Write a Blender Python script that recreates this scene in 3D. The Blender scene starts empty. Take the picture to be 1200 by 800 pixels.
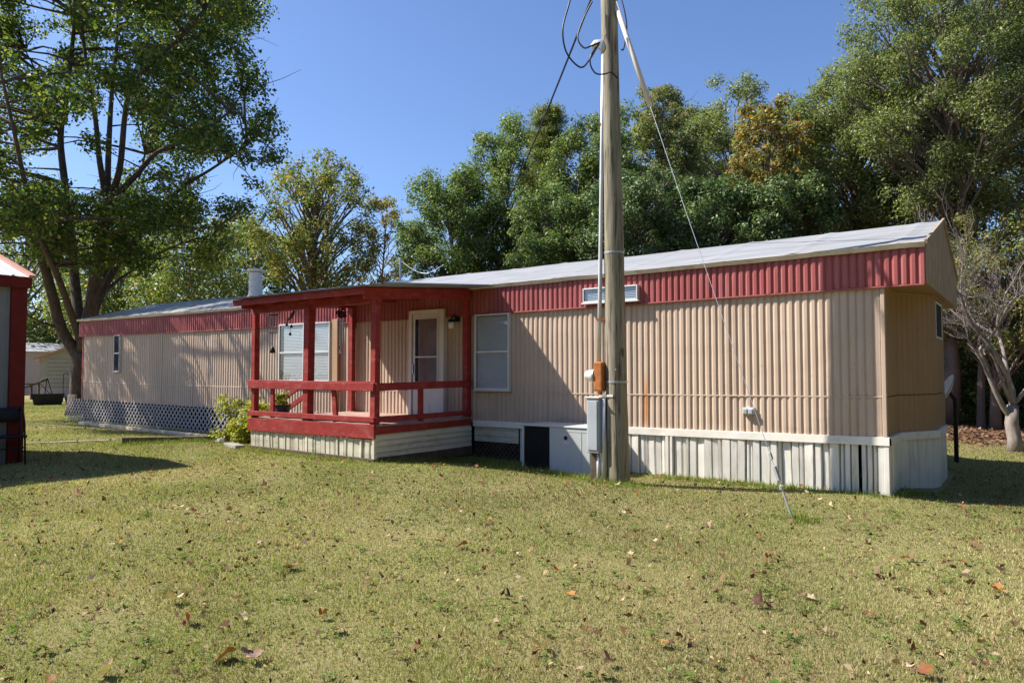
import bpy, math, random
import numpy as np
from mathutils import Vector, Matrix, noise

random.seed(7)
RNG = np.random.default_rng(11)
C = bpy.context.scene.collection
S = bpy.context.scene
R = math.radians

# ------------------------------------------------------------------ camera
YAW, PITCH, F_PX = 0.6276, 0.0407, 836.5
CAM = Vector((1.4071, -9.5554, 1.4873))
cd = bpy.data.cameras.new('camera'); cam = bpy.data.objects.new('camera', cd); C.objects.link(cam)
cam.location = CAM
cam.rotation_euler = (math.pi / 2 + PITCH, 0, YAW)
cd.sensor_width = 36; cd.lens = 36 * F_PX / 1200
cd.clip_start = 0.05; cd.clip_end = 2000
S.camera = cam

# ------------------------------------------------------------------ sky, sun, exposure
SUN_EL, SUN_AZ = 46.5, 26.5          # the sun's light travels towards +X, a little +Y
w = bpy.data.worlds.new('World'); S.world = w; w.use_nodes = True
wn = w.node_tree; wn.nodes.clear()
sky = wn.nodes.new('ShaderNodeTexSky'); sky.sky_type = 'NISHITA'; sky.sun_disc = False
sky.sun_elevation = R(SUN_EL)
to_sun = Vector((-math.cos(R(SUN_AZ)) * math.cos(R(SUN_EL)), -math.sin(R(SUN_AZ)) * math.cos(R(SUN_EL)), math.sin(R(SUN_EL))))
sky.sun_rotation = math.atan2(to_sun.x, to_sun.y)
sky.altitude = 200; sky.air_density = 1.0; sky.dust_density = 1.0; sky.ozone_density = 3.0
bg = wn.nodes.new('ShaderNodeBackground'); bg.inputs[1].default_value = 0.076
wo = wn.nodes.new('ShaderNodeOutputWorld')
skt = wn.nodes.new('ShaderNodeMix'); skt.data_type = 'RGBA'; skt.blend_type = 'MULTIPLY'; skt.inputs[0].default_value = 1
skt.inputs[7].default_value = (.96, 1.07, 1.30, 1)      # a deeper blue than the model's default air
wn.links.new(sky.outputs[0], skt.inputs[6]); wn.links.new(skt.outputs[2], bg.inputs[0]); wn.links.new(bg.outputs[0], wo.inputs[0])
sl = bpy.data.lights.new('sun', 'SUN'); sl.energy = 5.0; sl.angle = R(0.53); sl.color = (1.0, 0.94, 0.85)
so = bpy.data.objects.new('sun', sl); C.objects.link(so)
so.rotation_euler = to_sun.to_track_quat('Z', 'Y').to_euler(); so.location = (-20, -20, 30)
S.view_settings.view_transform = 'Standard'; S.view_settings.look = 'None'
S.view_settings.exposure = 0.95; S.view_settings.gamma = 1.0
S.cycles.max_bounces = 6; S.cycles.diffuse_bounces = 3; S.cycles.glossy_bounces = 3
S.cycles.transmission_bounces = 4; S.cycles.transparent_max_bounces = 8
S.cycles.use_denoising = True

# ------------------------------------------------------------------ picture geometry helpers
FW = Vector((-math.sin(YAW), math.cos(YAW), 0)); RT = Vector((math.cos(YAW), math.sin(YAW), 0)); UP = Vector((0, 0, 1))
CF = FW * math.cos(PITCH) + UP * math.sin(PITCH); CU = -FW * math.sin(PITCH) + UP * math.cos(PITCH)
def ray(x, y): return CF + RT * ((x - 600) / F_PX) - CU * ((y - 400) / F_PX)
def at(x, y, Y):                                   # point of the plane Y = const seen at a place of the photo
    d = ray(x, y); return CAM + d * ((Y - CAM.y) / d.y)
def far(x, y, t): return CAM + ray(x, y) * t       # point at camera depth t

def sm(t):
    t = np.clip(t, 0, 1); return t * t * (3 - 2 * t)
def gz(x, y):                                      # height of the ground
    x = np.asarray(x, float); y = np.asarray(y, float)
    m = .15 * sm((-y - .5) / 1.8) * (.4 + .6 * sm((-x - 1) / 4))
    r = -.09 * sm((x + .2) / .8) * sm((y + .8) / 1.6)
    b = .010 * np.sin(x * 2.3 + 1.1 * np.sin(y * 1.7)) * np.sin(y * 2.9 + .8 * x) * sm((-y - 1.5) / 2)
    return m + r + b
def gzf(x, y): return float(gz(x, y))
def sag(x):
    u = min(1, max(0, -x / 21.0)); return -.063 * 4 * u * (1 - u)

# ------------------------------------------------------------------ materials
def nodes_of(name):
    m = bpy.data.materials.new(name); m.use_nodes = True
    nt = m.node_tree; p = nt.nodes['Principled BSDF']; return m, nt, p
def lin(nt, a, b): nt.links.new(a, b)
def mix_rgb(nt, fac, a, b, blend='MIX'):
    n = nt.nodes.new('ShaderNodeMix'); n.data_type = 'RGBA'; n.blend_type = blend
    for sock, v in ((n.inputs[0], fac), (n.inputs[6], a), (n.inputs[7], b)):
        if hasattr(v, 'links') or hasattr(v, 'is_linked'): lin(nt, v, sock)
        elif isinstance(v, (int, float)): sock.default_value = v
        else: sock.default_value = (*v, 1)
    return n.outputs[2]
def tex_noise(nt, vec, scale, detail=4, rough=.6):
    n = nt.nodes.new('ShaderNodeTexNoise'); n.inputs['Scale'].default_value = scale
    n.inputs['Detail'].default_value = detail; n.inputs['Roughness'].default_value = rough
    lin(nt, vec, n.inputs['Vector']); return n.outputs[0]
def ramp(nt, v, lo, hi, a=0., b=1.):
    n = nt.nodes.new('ShaderNodeMapRange'); n.inputs[1].default_value = lo; n.inputs[2].default_value = hi
    n.inputs[3].default_value = a; n.inputs[4].default_value = b; lin(nt, v, n.inputs[0]); return n.outputs[0]
def mapped(nt, sc=(1, 1, 1)):
    t = nt.nodes.new('ShaderNodeTexCoord'); mp = nt.nodes.new('ShaderNodeMapping'); mp.inputs['Scale'].default_value = sc
    lin(nt, t.outputs['Object'], mp.inputs[0]); return mp.outputs[0]
def mul(nt, a, b):
    n = nt.nodes.new('ShaderNodeMath'); n.operation = 'MULTIPLY'
    for s_, v in ((n.inputs[0], a), (n.inputs[1], b)):
        if isinstance(v, (int, float)): s_.default_value = v
        else: lin(nt, v, s_)
    return n.outputs[0]
def mat(name, col, rough=.6, var=.18, sc=(2, 2, 2), dirt=None, dirt_amt=.5, dirt_sc=(3, 3, .8), metal=0., spec=.2, bump=0., bump_sc=(60, 60, 60), dirt_lo=.5, dirt_hi=.72):
    m, nt, p = nodes_of(name)
    v = mapped(nt, sc); f = tex_noise(nt, v, 1.5, 5)
    c = mix_rgb(nt, ramp(nt, f, .3, .7), [x * (1 - var) for x in col], [min(1, x * (1 + var)) for x in col])
    if dirt:
        d = tex_noise(nt, mapped(nt, dirt_sc), 1.3, 6, .68)
        c = mix_rgb(nt, ramp(nt, d, dirt_lo, dirt_hi, 0, dirt_amt), c, dirt)
    lin(nt, c, p.inputs['Base Color'])
    p.inputs['Roughness'].default_value = rough; p.inputs['Metallic'].default_value = metal
    p.inputs['Specular IOR Level'].default_value = spec
    if bump:
        bn = nt.nodes.new('ShaderNodeBump'); bn.inputs['Strength'].default_value = bump; bn.inputs['Distance'].default_value = .01
        lin(nt, tex_noise(nt, mapped(nt, bump_sc), 1, 4), bn.inputs['Height']); lin(nt, bn.outputs[0], p.inputs['Normal'])
    return m
M = {}
def siding_material(name, col, dirt, rust_x=None):
    m, nt, p = nodes_of(name)
    f = tex_noise(nt, mapped(nt, (.9, .9, .5)), 1.3, 5)
    c = mix_rgb(nt, ramp(nt, f, .3, .7), [x * .88 for x in col], [x * 1.09 for x in col])
    # every sheet of siding has weathered a little differently
    tc = nt.nodes.new('ShaderNodeTexCoord'); sx = nt.nodes.new('ShaderNodeSeparateXYZ'); lin(nt, tc.outputs['Object'], sx.inputs[0])
    q = mul(nt, sx.outputs[0], 1 / .813); fl = nt.nodes.new('ShaderNodeMath'); fl.operation = 'FLOOR'; lin(nt, q, fl.inputs[0])
    wn_ = nt.nodes.new('ShaderNodeTexWhiteNoise'); wn_.noise_dimensions = '1D'; lin(nt, fl.outputs[0], wn_.inputs['W'])
    c = mix_rgb(nt, ramp(nt, wn_.outputs[0], 0, 1, 0, .35), c, [x * .86 for x in col])
    d = tex_noise(nt, mapped(nt, (7, 7, .55)), 1.2, 6, .7)
    c = mix_rgb(nt, ramp(nt, d, .52, .76, 0, .55), c, dirt)
    d2 = tex_noise(nt, mapped(nt, (5, 5, 5)), 2.0, 5, .7)
    c = mix_rgb(nt, ramp(nt, d2, .6, .75, 0, .35), c, [x * .6 for x in dirt])
    if rust_x is not None:
        def win(sock, cen, half):
            a = nt.nodes.new('ShaderNodeMath'); a.operation = 'SUBTRACT'; lin(nt, sock, a.inputs[0]); a.inputs[1].default_value = cen
            b = nt.nodes.new('ShaderNodeMath'); b.operation = 'ABSOLUTE'; lin(nt, a.outputs[0], b.inputs[0])
            return ramp(nt, b.outputs[0], half * .3, half, 1, 0)
        k = mul(nt, win(sx.outputs[0], rust_x, .06), win(sx.outputs[2], .95, .55))
        k = mul(nt, k, ramp(nt, tex_noise(nt, mapped(nt, (14, 14, 2)), 1, 4), .35, .6, .1, .85))
        c = mix_rgb(nt, k, c, (.46, .17, .035))
    lin(nt, c, p.inputs['Base Color']); p.inputs['Roughness'].default_value = .55; p.inputs['Specular IOR Level'].default_value = .18
    return m
M['tan'] = siding_material('tan_siding', (.52, .398, .305), (.33, .225, .15), rust_x=-3.12)
M['tan_end_shaded'] = siding_material('tan_end_siding_shaded', (.33, .215, .125), (.26, .17, .10))  # darker, browner copy of the tan siding; the end's shade put into its colour
M['red_metal'] = siding_material('red_metal', (.33, .092, .09), (.50, .23, .215))
M['gable'] = mat('weathered_gable', (.36, .28, .20), .7, .2, (3, 3, 3), (.16, .12, .085), .7, (9, 9, 1.2), bump=.2)
M['roof'] = mat('roof_metal', (.315, .32, .33), .45, .15, (.6, 2.2, 1), (.22, .21, .20), .6, (.8, 3.5, 2), spec=.4, bump=.25, bump_sc=(2.5, 5, 5))
M['drip'] = mat('drip_edge', (.62, .56, .45), .5, .15, (2, 2, 2), (.32, .21, .11), .7, (4, 9, 9))
M['white_trim'] = mat('white_trim', (.74, .71, .64), .5, .07, (2, 2, 2), (.46, .36, .25), .5, (2, 6, 5), dirt_lo=.54)
M['skirt'] = mat('white_skirting', (.73, .70, .64), .5, .08, (1.5, 1.5, 1.5), (.42, .40, .30), .7, (8, 8, 1.4), dirt_lo=.5)
M['lattice'] = mat('lattice_plastic', (.38, .36, .36), .55, .12, (3, 3, 3), (.35, .33, .28), .5, (3, 3, 3))
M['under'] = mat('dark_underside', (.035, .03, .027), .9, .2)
M['red_wood'] = mat('red_painted_wood', (.285, .036, .032), .6, .2, (3, 3, 3), (.38, .13, .115), .6, (4, 4, 9), spec=.15, bump=.5, bump_sc=(25, 25, 25))
M['old_wood'] = mat('bare_old_wood', (.10, .072, .05), .85, .3, (4, 4, 4), (.17, .14, .11), .6, bump=.4)
M['deck'] = mat('worn_deck_boards', (.34, .22, .18), .8, .25, (3, 3, 3), (.48, .40, .35), .7, (6, 2, 2), bump=.3)
M['lap'] = mat('offwhite_lap_siding', (.62, .58, .46), .6, .08, (2, 2, 2), (.25, .26, .16), .65, (2.2, 2.2, 7))
M['alu'] = mat('window_aluminium', (.62, .62, .61), .45, .06, metal=.25)
M['door'] = mat('door_white', (.70, .66, .60), .5, .06, (2, 2, 2), (.48, .42, .33), .5, (6, 6, 2))
M['blind'] = mat('blind_slats', (.66, .67, .68), .7, .05)
M['curtain'] = mat('door_curtain', (.55, .47, .45), .9, .15)
M['dark'] = mat('dark_room', (.02, .02, .022), .8, .1)
M['black'] = mat('black_paint', (.016, .016, .018), .5, .2)
M['pole'] = None
def pole_material():
    m, nt, p = nodes_of('weathered_pole')
    f = tex_noise(nt, mapped(nt, (14, 14, .7)), 1.2, 6, .7)
    c = mix_rgb(nt, ramp(nt, f, .33, .68), (.135, .108, .075), (.40, .345, .255))
    g = tex_noise(nt, mapped(nt, (2, 2, .6)), 1.3, 4)
    c = mix_rgb(nt, ramp(nt, g, .42, .65, 0, .5), c, (.23, .23, .12))
    k = tex_noise(nt, mapped(nt, (40, 40, 1.6)), 1.0, 3, .6)
    c = mix_rgb(nt, ramp(nt, k, .54, .62, 0, .85), c, (.05, .038, .026))
    kn = tex_noise(nt, mapped(nt, (5, 5, 2.2)), 1.5, 2, .5)
    c = mix_rgb(nt, ramp(nt, kn, .66, .72, 0, .8), c, (.07, .05, .033))
    lin(nt, c, p.inputs['Base Color']); p.inputs['Roughness'].default_value = .85
    bn = nt.nodes.new('ShaderNodeBump'); bn.inputs['Strength'].default_value = .6; bn.inputs['Distance'].default_value = .012
    lin(nt, f, bn.inputs['Height']); lin(nt, bn.outputs[0], p.inputs['Normal']); return m
M['pole'] = pole_material()
M['conduit'] = mat('grey_conduit', (.60, .61, .61), .4, .1, (2, 2, 2), (.38, .33, .28), .4, (3, 3, 3), metal=.3)
M['pvc'] = mat('pale_plastic_tube', (.70, .63, .55), .5, .08)
M['rust'] = mat('rusty_steel', (.42, .15, .045), .75, .25, (9, 9, 9), (.22, .08, .03), .7, (14, 14, 7), bump=.3)
M['grey_box'] = mat('grey_enamel', (.40, .43, .46), .45, .08, (2, 2, 2), (.22, .15, .09), .6, (5, 5, 3), dirt_lo=.56)
M['ac'] = mat('beige_enamel', (.47, .485, .48), .45, .05, (2, 2, 2), (.42, .36, .26), .4, (3, 3, 2), dirt_lo=.57)
M['cable'] = mat('black_cable', (.022, .023, .03), .5, .2)
M['steel'] = mat('galvanised_steel', (.48, .49, .50), .4, .1, metal=.6)
M['bark'] = mat('grey_brown_bark', (.085, .062, .05), .9, .35, (6, 6, 2), (.17, .14, .12), .6, (9, 9, 3), bump=.6, bump_sc=(18, 18, 6))
M['bark_pale'] = mat('pale_smooth_bark', (.25, .21, .19), .8, .35, (9, 9, 3), (.11, .085, .075), .75, (9, 9, 3), bump=.7, bump_sc=(25, 25, 9))
M['bark_far'] = mat('far_bark', (.17, .135, .115), .9, .3, (3, 3, 1))
M['shed_metal'] = mat('shed_panel', (.23, .235, .235), .5, .08, (2, 2, 2), (.35, .36, .36), .4, (6, 6, 1))
M['shed_red'] = mat('shed_red_wood', (.16, .018, .013), .65, .25, (3, 3, 3), (.10, .02, .015), .5, bump=.3)
M['shed_roof'] = mat('shed_roof_metal', (.62, .63, .64), .4, .08, (1, 2, 1), (.40, .22, .17), .35, (2, 5, 2))
M['salmon'] = mat('salmon_trim', (.52, .26, .20), .5, .1)
M['flower'] = mat('plum_petals', (.085, .012, .035), .7, .4, (40, 40, 40))
M['bell'] = mat('dark_bronze', (.045, .035, .028), .45, .2, metal=.5)
M['pot'] = mat('dark_plastic_pot', (.05, .05, .06), .5, .2)
M['stone'] = mat('concrete', (.28, .26, .22), .9, .2, (3, 3, 3), (.22, .2, .15), .6, bump=.4)
M['timber'] = mat('grey_timber', (.17, .135, .10), .9, .3, (2, 2, 6), (.08, .065, .05), .7, bump=.4)
M['paling'] = mat('sunbleached_board', (.50, .42, .35), .85, .2, (3, 3, 3), (.28, .22, .17), .6)
M['house_far'] = mat('pink_grey_wall', (.50, .42, .41), .7, .05)
M['beige_far'] = mat('beige_panels', (.40, .37, .31), .7, .06)
M['tan_plank'] = mat('tan_plank', (.40, .27, .17), .75, .15, (3, 3, 1), bump=.2)
M['frosted'] = mat('frosted_glass', (.75, .72, .66), .25, .05)
M['pink'] = mat('faded_pink_label', (.66, .48, .60), .6, .1, (30, 30, 30))

def glass_material(name, tint, gloss):
    m, nt, p = nodes_of(name); nt.nodes.remove(p)
    o = nt.nodes['Material Output']
    t = nt.nodes.new('ShaderNodeBsdfTransparent'); t.inputs[0].default_value = (*tint, 1)
    g = nt.nodes.new('ShaderNodeBsdfGlossy'); g.inputs['Roughness'].default_value = .03
    fr = nt.nodes.new('ShaderNodeLayerWeight'); fr.inputs[0].default_value = .5
    pw = nt.nodes.new('ShaderNodeMath'); pw.operation = 'POWER'; lin(nt, fr.outputs['Facing'], pw.inputs[0]); pw.inputs[1].default_value = 5
    a = nt.nodes.new('ShaderNodeMath'); a.operation = 'MULTIPLY_ADD'; lin(nt, pw.outputs[0], a.inputs[0]); a.inputs[1].default_value = .9 * gloss; a.inputs[2].default_value = .09
    bn = nt.nodes.new('ShaderNodeBump'); bn.inputs['Strength'].default_value = .06; bn.inputs['Distance'].default_value = .05
    lin(nt, tex_noise(nt, mapped(nt, (3, 3, 3)), 1, 2), bn.inputs['Height']); lin(nt, bn.outputs[0], g.inputs['Normal'])
    x = nt.nodes.new('ShaderNodeMixShader'); lin(nt, a.outputs[0], x.inputs[0]); lin(nt, t.outputs[0], x.inputs[1]); lin(nt, g.outputs[0], x.inputs[2])
    lin(nt, x.outputs[0], o.inputs[0]); return m
M['glass'] = glass_material('window_glass', (.93, .95, .96), 1.2)
M['screen'] = glass_material('screened_glass', (.80, .80, .82), .6)

def tint_material(name, rough=.55, translucent=.3, spec=.3):
    m, nt, p = nodes_of(name)
    a = nt.nodes.new('ShaderNodeAttribute'); a.attribute_name = 'tint'
    lin(nt, a.outputs['Color'], p.inputs['Base Color']); p.inputs['Roughness'].default_value = rough
    p.inputs['Specular IOR Level'].default_value = spec
    if translucent:
        t = nt.nodes.new('ShaderNodeBsdfTranslucent')
        lin(nt, mix_rgb(nt, 1., a.outputs['Color'], (1.5, 1.6, .8), 'MULTIPLY'), t.inputs[0])
        x = nt.nodes.new('ShaderNodeMixShader'); x.inputs[0].default_value = translucent
        lin(nt, p.outputs[0], x.inputs[1]); lin(nt, t.outputs[0], x.inputs[2]); lin(nt, x.outputs[0], nt.nodes['Material Output'].inputs[0])
    return m
M['leaf'] = tint_material('tree_leaves', .5, .36, .35)
M['backlit_leaf'] = tint_material('shade_tree_leaves', .5, .48, .35)
M['glossy_leaf'] = tint_material('glossy_leaves', .48, .2, .32)
M['blade'] = tint_material('grass_blades', .6, .3, .2)
M['dead_leaf'] = tint_material('dead_leaves', .7, .12, .2)

# ------------------------------------------------------------------ mesh builder and scene tree
class MB:
    def __init__(s): s.v = []; s.f = []
    def add(s, vs, fs):
        b = len(s.v); s.v += [tuple(x) for x in vs]; s.f += [tuple(i + b for i in q) for q in fs]; return s
    def box(s, x0, x1, y0, y1, z0, z1):
        return s.add([(x0, y0, z0), (x1, y0, z0), (x1, y1, z0), (x0, y1, z0), (x0, y0, z1), (x1, y0, z1), (x1, y1, z1), (x0, y1, z1)],
                     [(0, 3, 2, 1), (4, 5, 6, 7), (0, 1, 5, 4), (1, 2, 6, 5), (2, 3, 7, 6), (3, 0, 4, 7)])
    def bar(s, p, q, w_, h_, up=(0, 0, 1)):                     # a board from p to q, w_ wide, h_ tall, centred on the line
        p, q, up = Vector(p), Vector(q), Vector(up); d = (q - p).normalized()
        a = d.cross(up)
        if a.length < 1e-4: a = d.cross(Vector((0, 1, 0)))
        a.normalize(); b = a.cross(d).normalized(); a *= w_ / 2; b *= h_ / 2
        return s.add([p - a - b, p + a - b, p + a + b, p - a + b, q - a - b, q + a - b, q + a + b, q - a + b],
                     [(0, 3, 2, 1), (4, 5, 6, 7), (0, 1, 5, 4), (1, 2, 6, 5), (2, 3, 7, 6), (3, 0, 4, 7)])
    def tube(s, pts, rad, n=8, cap=True):
        pts = [Vector(p) for p in pts]; rad = [rad] * len(pts) if isinstance(rad, (int, float)) else rad
        b = len(s.v); ref = None
        for i, p in enumerate(pts):
            d = (pts[min(i + 1, len(pts) - 1)] - pts[max(i - 1, 0)]).normalized()
            if ref is None:
                ref = d.orthogonal().normalized()
            a = (ref - d * ref.dot(d)).normalized(); ref = a; c = d.cross(a)
            for k in range(n):
                t = 2 * math.pi * k / n; s.v.append(tuple(p + (a * math.cos(t) + c * math.sin(t)) * rad[i]))
        for i in range(len(pts) - 1):
            for k in range(n):
                k2 = (k + 1) % n; s.f.append((b + i * n + k, b + i * n + k2, b + (i + 1) * n + k2, b + (i + 1) * n + k))
        if cap:
            s.f.append(tuple(b + k for k in reversed(range(n)))); s.f.append(tuple(b + (len(pts) - 1) * n + k for k in range(n)))
        return s
    def lathe(s, c, prof, n=20):                               # profile of (radius, z) turned round a vertical axis
        b = len(s.v)
        for r_, z in prof: s.v += [(c[0] + max(r_, 1e-4) * math.cos(2 * math.pi * k / n), c[1] + max(r_, 1e-4) * math.sin(2 * math.pi * k / n), c[2] + z) for k in range(n)]
        for i in range(len(prof) - 1):
            for k in range(n): k2 = (k + 1) % n; s.f.append((b + i * n + k, b + i * n + k2, b + (i + 1) * n + k2, b + (i + 1) * n + k))
        return s
    def grid(s, rows):
        b = len(s.v); n = len(rows[0])
        for r_ in rows: s.v += [tuple(x) for x in r_]
        for i in range(len(rows) - 1):
            for j in range(n - 1): s.f.append((b + i * n + j, b + i * n + j + 1, b + (i + 1) * n + j + 1, b + (i + 1) * n + j))
        return s
ROOT = {}
def base_of(p): return ROOT.get(p.name, Vector((0, 0, 0))) if p else Vector((0, 0, 0))
def link(name, me, m, parent=None):
    o = bpy.data.objects.new(name, me); C.objects.link(o)
    if m: me.materials.append(m)
    if parent:
        b = base_of(parent); me.transform(Matrix.Translation(-b)); o.parent = parent; ROOT[o.name] = b
    return o
def obj(name, mb, m, parent=None, smooth=False, bevel=0., sagging=False):
    me = bpy.data.meshes.new(name)
    vs = [(x, y, z + sag(x)) for x, y, z in mb.v] if sagging else mb.v
    me.from_pydata(vs, [], mb.f); me.update()
    if smooth: me.polygons.foreach_set('use_smooth', [True] * len(me.polygons))
    o = link(name, me, m, parent)
    if bevel:
        bv = o.modifiers.new('edge', 'BEVEL'); bv.width = bevel; bv.segments = 2; bv.limit_method = 'ANGLE'; bv.angle_limit = R(40)
    return o
def np_obj(name, V, Fq, m, parent=None, tint=None):              # big meshes from arrays; Fq is (n, 3) or (n, 4)
    me = bpy.data.meshes.new(name); k = Fq.shape[1]
    me.vertices.add(len(V)); me.vertices.foreach_set('co', np.asarray(V, np.float32).ravel())
    me.loops.add(Fq.size); me.loops.foreach_set('vertex_index', Fq.astype(np.int32).ravel())
    me.polygons.add(len(Fq)); me.polygons.foreach_set('loop_start', np.arange(0, Fq.size, k, dtype=np.int32))
    if tint is not None:
        a = me.attributes.new('tint', 'FLOAT_COLOR', 'POINT')
        a.data.foreach_set('color', np.concatenate([np.clip(tint, 0, 1), np.ones((len(tint), 1))], 1).astype(np.float32).ravel())
    me.update(); me.validate()
    return link(name, me, m, parent)
def tag(o, label, cat, group=None, kind=None):
    if label: o['label'] = label
    if cat: o['category'] = cat
    if group: o['group'] = group
    if kind: o['kind'] = kind
    return o
def thing(name, label, cat, loc, group=None):
    o = bpy.data.objects.new(name, None); C.objects.link(o); o.location = loc; o.empty_display_size = .2
    ROOT[o.name] = Vector(loc); return tag(o, label, cat, group)

# ------------------------------------------------------------------ ground
def ground_material():
    m, nt, p = nodes_of('lawn_soil')
    v = mapped(nt, (1, 1, 1))
    a = tex_noise(nt, v, .55, 5, .6); b = tex_noise(nt, v, 7, 6, .7); c_ = tex_noise(nt, v, 60, 3, .7)
    c = mix_rgb(nt, ramp(nt, a, .38, .62), (.175, .17, .062), (.255, .22, .10))
    c = mix_rgb(nt, ramp(nt, b, .35, .7, 0, .7), c, (.17, .125, .065))
    c = mix_rgb(nt, ramp(nt, c_, .35, .7, 0, .5), c, (.30, .26, .13))
    # brown leaf-covered floor where the woods begin
    tc = nt.nodes.new('ShaderNodeTexCoord'); sx = nt.nodes.new('ShaderNodeSeparateXYZ'); lin(nt, tc.outputs['Object'], sx.inputs[0])
    wv = nt.nodes.new('ShaderNodeMath'); wv.operation = 'MULTIPLY_ADD'; lin(nt, tex_noise(nt, v, .8, 3), wv.inputs[0]); wv.inputs[1].default_value = 2.2; lin(nt, sx.outputs[1], wv.inputs[2])
    wd = mul(nt, ramp(nt, wv.outputs[0], 8.9, 9.6), ramp(nt, sx.outputs[0], -26, -22))
    lf = mix_rgb(nt, ramp(nt, tex_noise(nt, v, 9, 5, .75), .3, .7), (.09, .05, .03), (.30, .155, .085))
    c = mix_rgb(nt, wd, c, lf)
    lin(nt, c, p.inputs['Base Color']); p.inputs['Roughness'].default_value = .95; p.inputs['Specular IOR Level'].default_value = .1
    bn = nt.nodes.new('ShaderNodeBump'); bn.inputs['Strength'].default_value = .7; bn.inputs['Distance'].default_value = .03
    lin(nt, b, bn.inputs['Height']); lin(nt, bn.outputs[0], p.inputs['Normal']); return m
xs = np.concatenate([-np.geomspace(600, 46, 14), np.arange(-45, 10, .35), np.geomspace(10.5, 500, 14)])
ys = np.concatenate([-np.geomspace(300, 13.5, 10), np.arange(-13, 14, .35), np.geomspace(14.5, 700, 16)])
X, Y = np.meshgrid(xs, ys); V = np.stack([X, Y, gz(X, Y)], -1).reshape(-1, 3)
nx, ny = len(xs), len(ys); I = (np.arange(ny - 1)[:, None] * nx + np.arange(nx - 1)[None]).ravel()
g = np_obj('ground', V, np.stack([I, I + 1, I + nx + 1, I + nx], 1), ground_material()); tag(g, 'mown lawn running back to the woods', 'ground', kind='structure')
g.data.polygons.foreach_set('use_smooth', [True] * len(g.data.polygons))

# ------------------------------------------------------------------ mobile home
H_RAIL, H_BELT, H_WT, H_EAVE, H_SOF, OV, W_, RID = .695, 1.166, 2.534, 2.968, 2.513, .45, 4.26, 3.60
home = thing('mobile_home', 'long tan corrugated mobile home with red band under its roof', 'mobile home', (0, 0, 0))
def resample(path, step):
    out = []; s = 0.
    for (a, b) in zip(path[:-1], path[1:]):
        a, b = Vector((*a, 0)), Vector((*b, 0)); L = (b - a).length; n = max(1, int(round(L / step))); d = (b - a) / L
        for k in range(n): out.append((a + d * (L * k / n), d, s + L * k / n))
        s += L
    out.append((b, d, s)); return out
def corrugated(path, z0, z1, depth, pitch=.092, per=8, nz=8, off=0., dent=.006, phase=0.):
    """ribbed sheet metal standing on a plan polyline; outward is to the right of its direction"""
    mb = MB(); cols = resample(path, pitch / per); rows = []
    for j in range(nz + 1):
        z = z0 + (z1 - z0) * j / nz; row = []
        for p, d, s in cols:
            nrm = Vector((d.y, -d.x, 0)); u_ = ((s + phase) / pitch + .001) % 1; f = 0. if u_ < .11 else ((u_ - .11) / .20 if u_ < .31 else (1. if u_ < .80 else (1 - u_) / .20))
            dn = noise.noise((p.x * .9, p.y * .9 + 7, z * 1.7)) * dent + noise.noise((p.x * 3.1, p.y * 3, z * 4 + 9)) * dent * .5
            lap = .007 if int((s + phase) / (pitch * 8)) % 2 else 0.
            q = p + nrm * (off + depth * f + dn + lap); row.append((q.x, q.y, z))
        rows.append(row)
    return mb.grid(rows)
FRONT = [(-21, 0), (0, 0)]
BAY = [(0, 0), (0, .85), (.36, 1.55), (.36, 2.72), (0, 3.4), (0, W_)]
obj('siding', corrugated(FRONT, H_BELT + .012, H_WT + .03, .016, nz=10), M['tan'], home, sagging=True)
obj('lower_siding', corrugated(FRONT, H_RAIL - .03, H_BELT - .004, .016, nz=4, off=.004, dent=.009), M['tan'], home, sagging=True)
mb = MB()
for k in range(20): mb.bar((-21 + k * 1.05, -.019, H_BELT + .004), (-21 + k * 1.05 + 1.046, -.019, H_BELT + .004), .012, .018)
obj('belt_trim', mb, M['tan'], home, sagging=True, bevel=.003)
obj('end_siding', corrugated(BAY, H_BELT + .01, H_SOF + .06, .014, pitch=.105, nz=6, dent=.005), M['tan_end_shaded'], home)
obj('lower_end_siding', corrugated(BAY, H_RAIL - .02, H_BELT, .014, pitch=.105, nz=4, off=.005, dent=.008), M['tan_end_shaded'], home)
obj('corner_trim', MB().box(-.035, .012, -.028, .03, H_RAIL, H_WT - .02), M['tan'], home, bevel=.006)
obj('rear_wall', corrugated([(0, W_), (-21, W_)], 0, H_EAVE, .012, per=4, nz=2), M['tan'], home, sagging=True)
obj('far_end_wall', corrugated([(-21, W_), (-21, 0)], 0, H_EAVE - .01, .012, per=4, nz=2).add([(-21, 0, H_EAVE - .02), (-21, W_, H_EAVE - .02), (-21, W_ / 2, RID - .03)], [(0, 1, 2)]), M['tan'], home)
obj('far_corner_trim', MB().box(-21.05, -20.99, -.03, .04, H_RAIL - .05, H_WT + .02), M['red_metal'], home, bevel=.004)
obj('red_band', corrugated([(-21.25, -.035), (OV, -.035)], H_SOF - .01, H_EAVE - .02, .020, nz=5, dent=.005), M['red_metal'], home, sagging=True)
mb = MB()
for k in range(12):
    a = -21.25 + k * 1.808; mb.bar((a, -.046, H_SOF - .022), (a + 1.80, -.046, H_SOF - .022), .03, .02)
obj('band_edge_trim', mb, M['red_metal'], home, sagging=True, bevel=.004)
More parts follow.
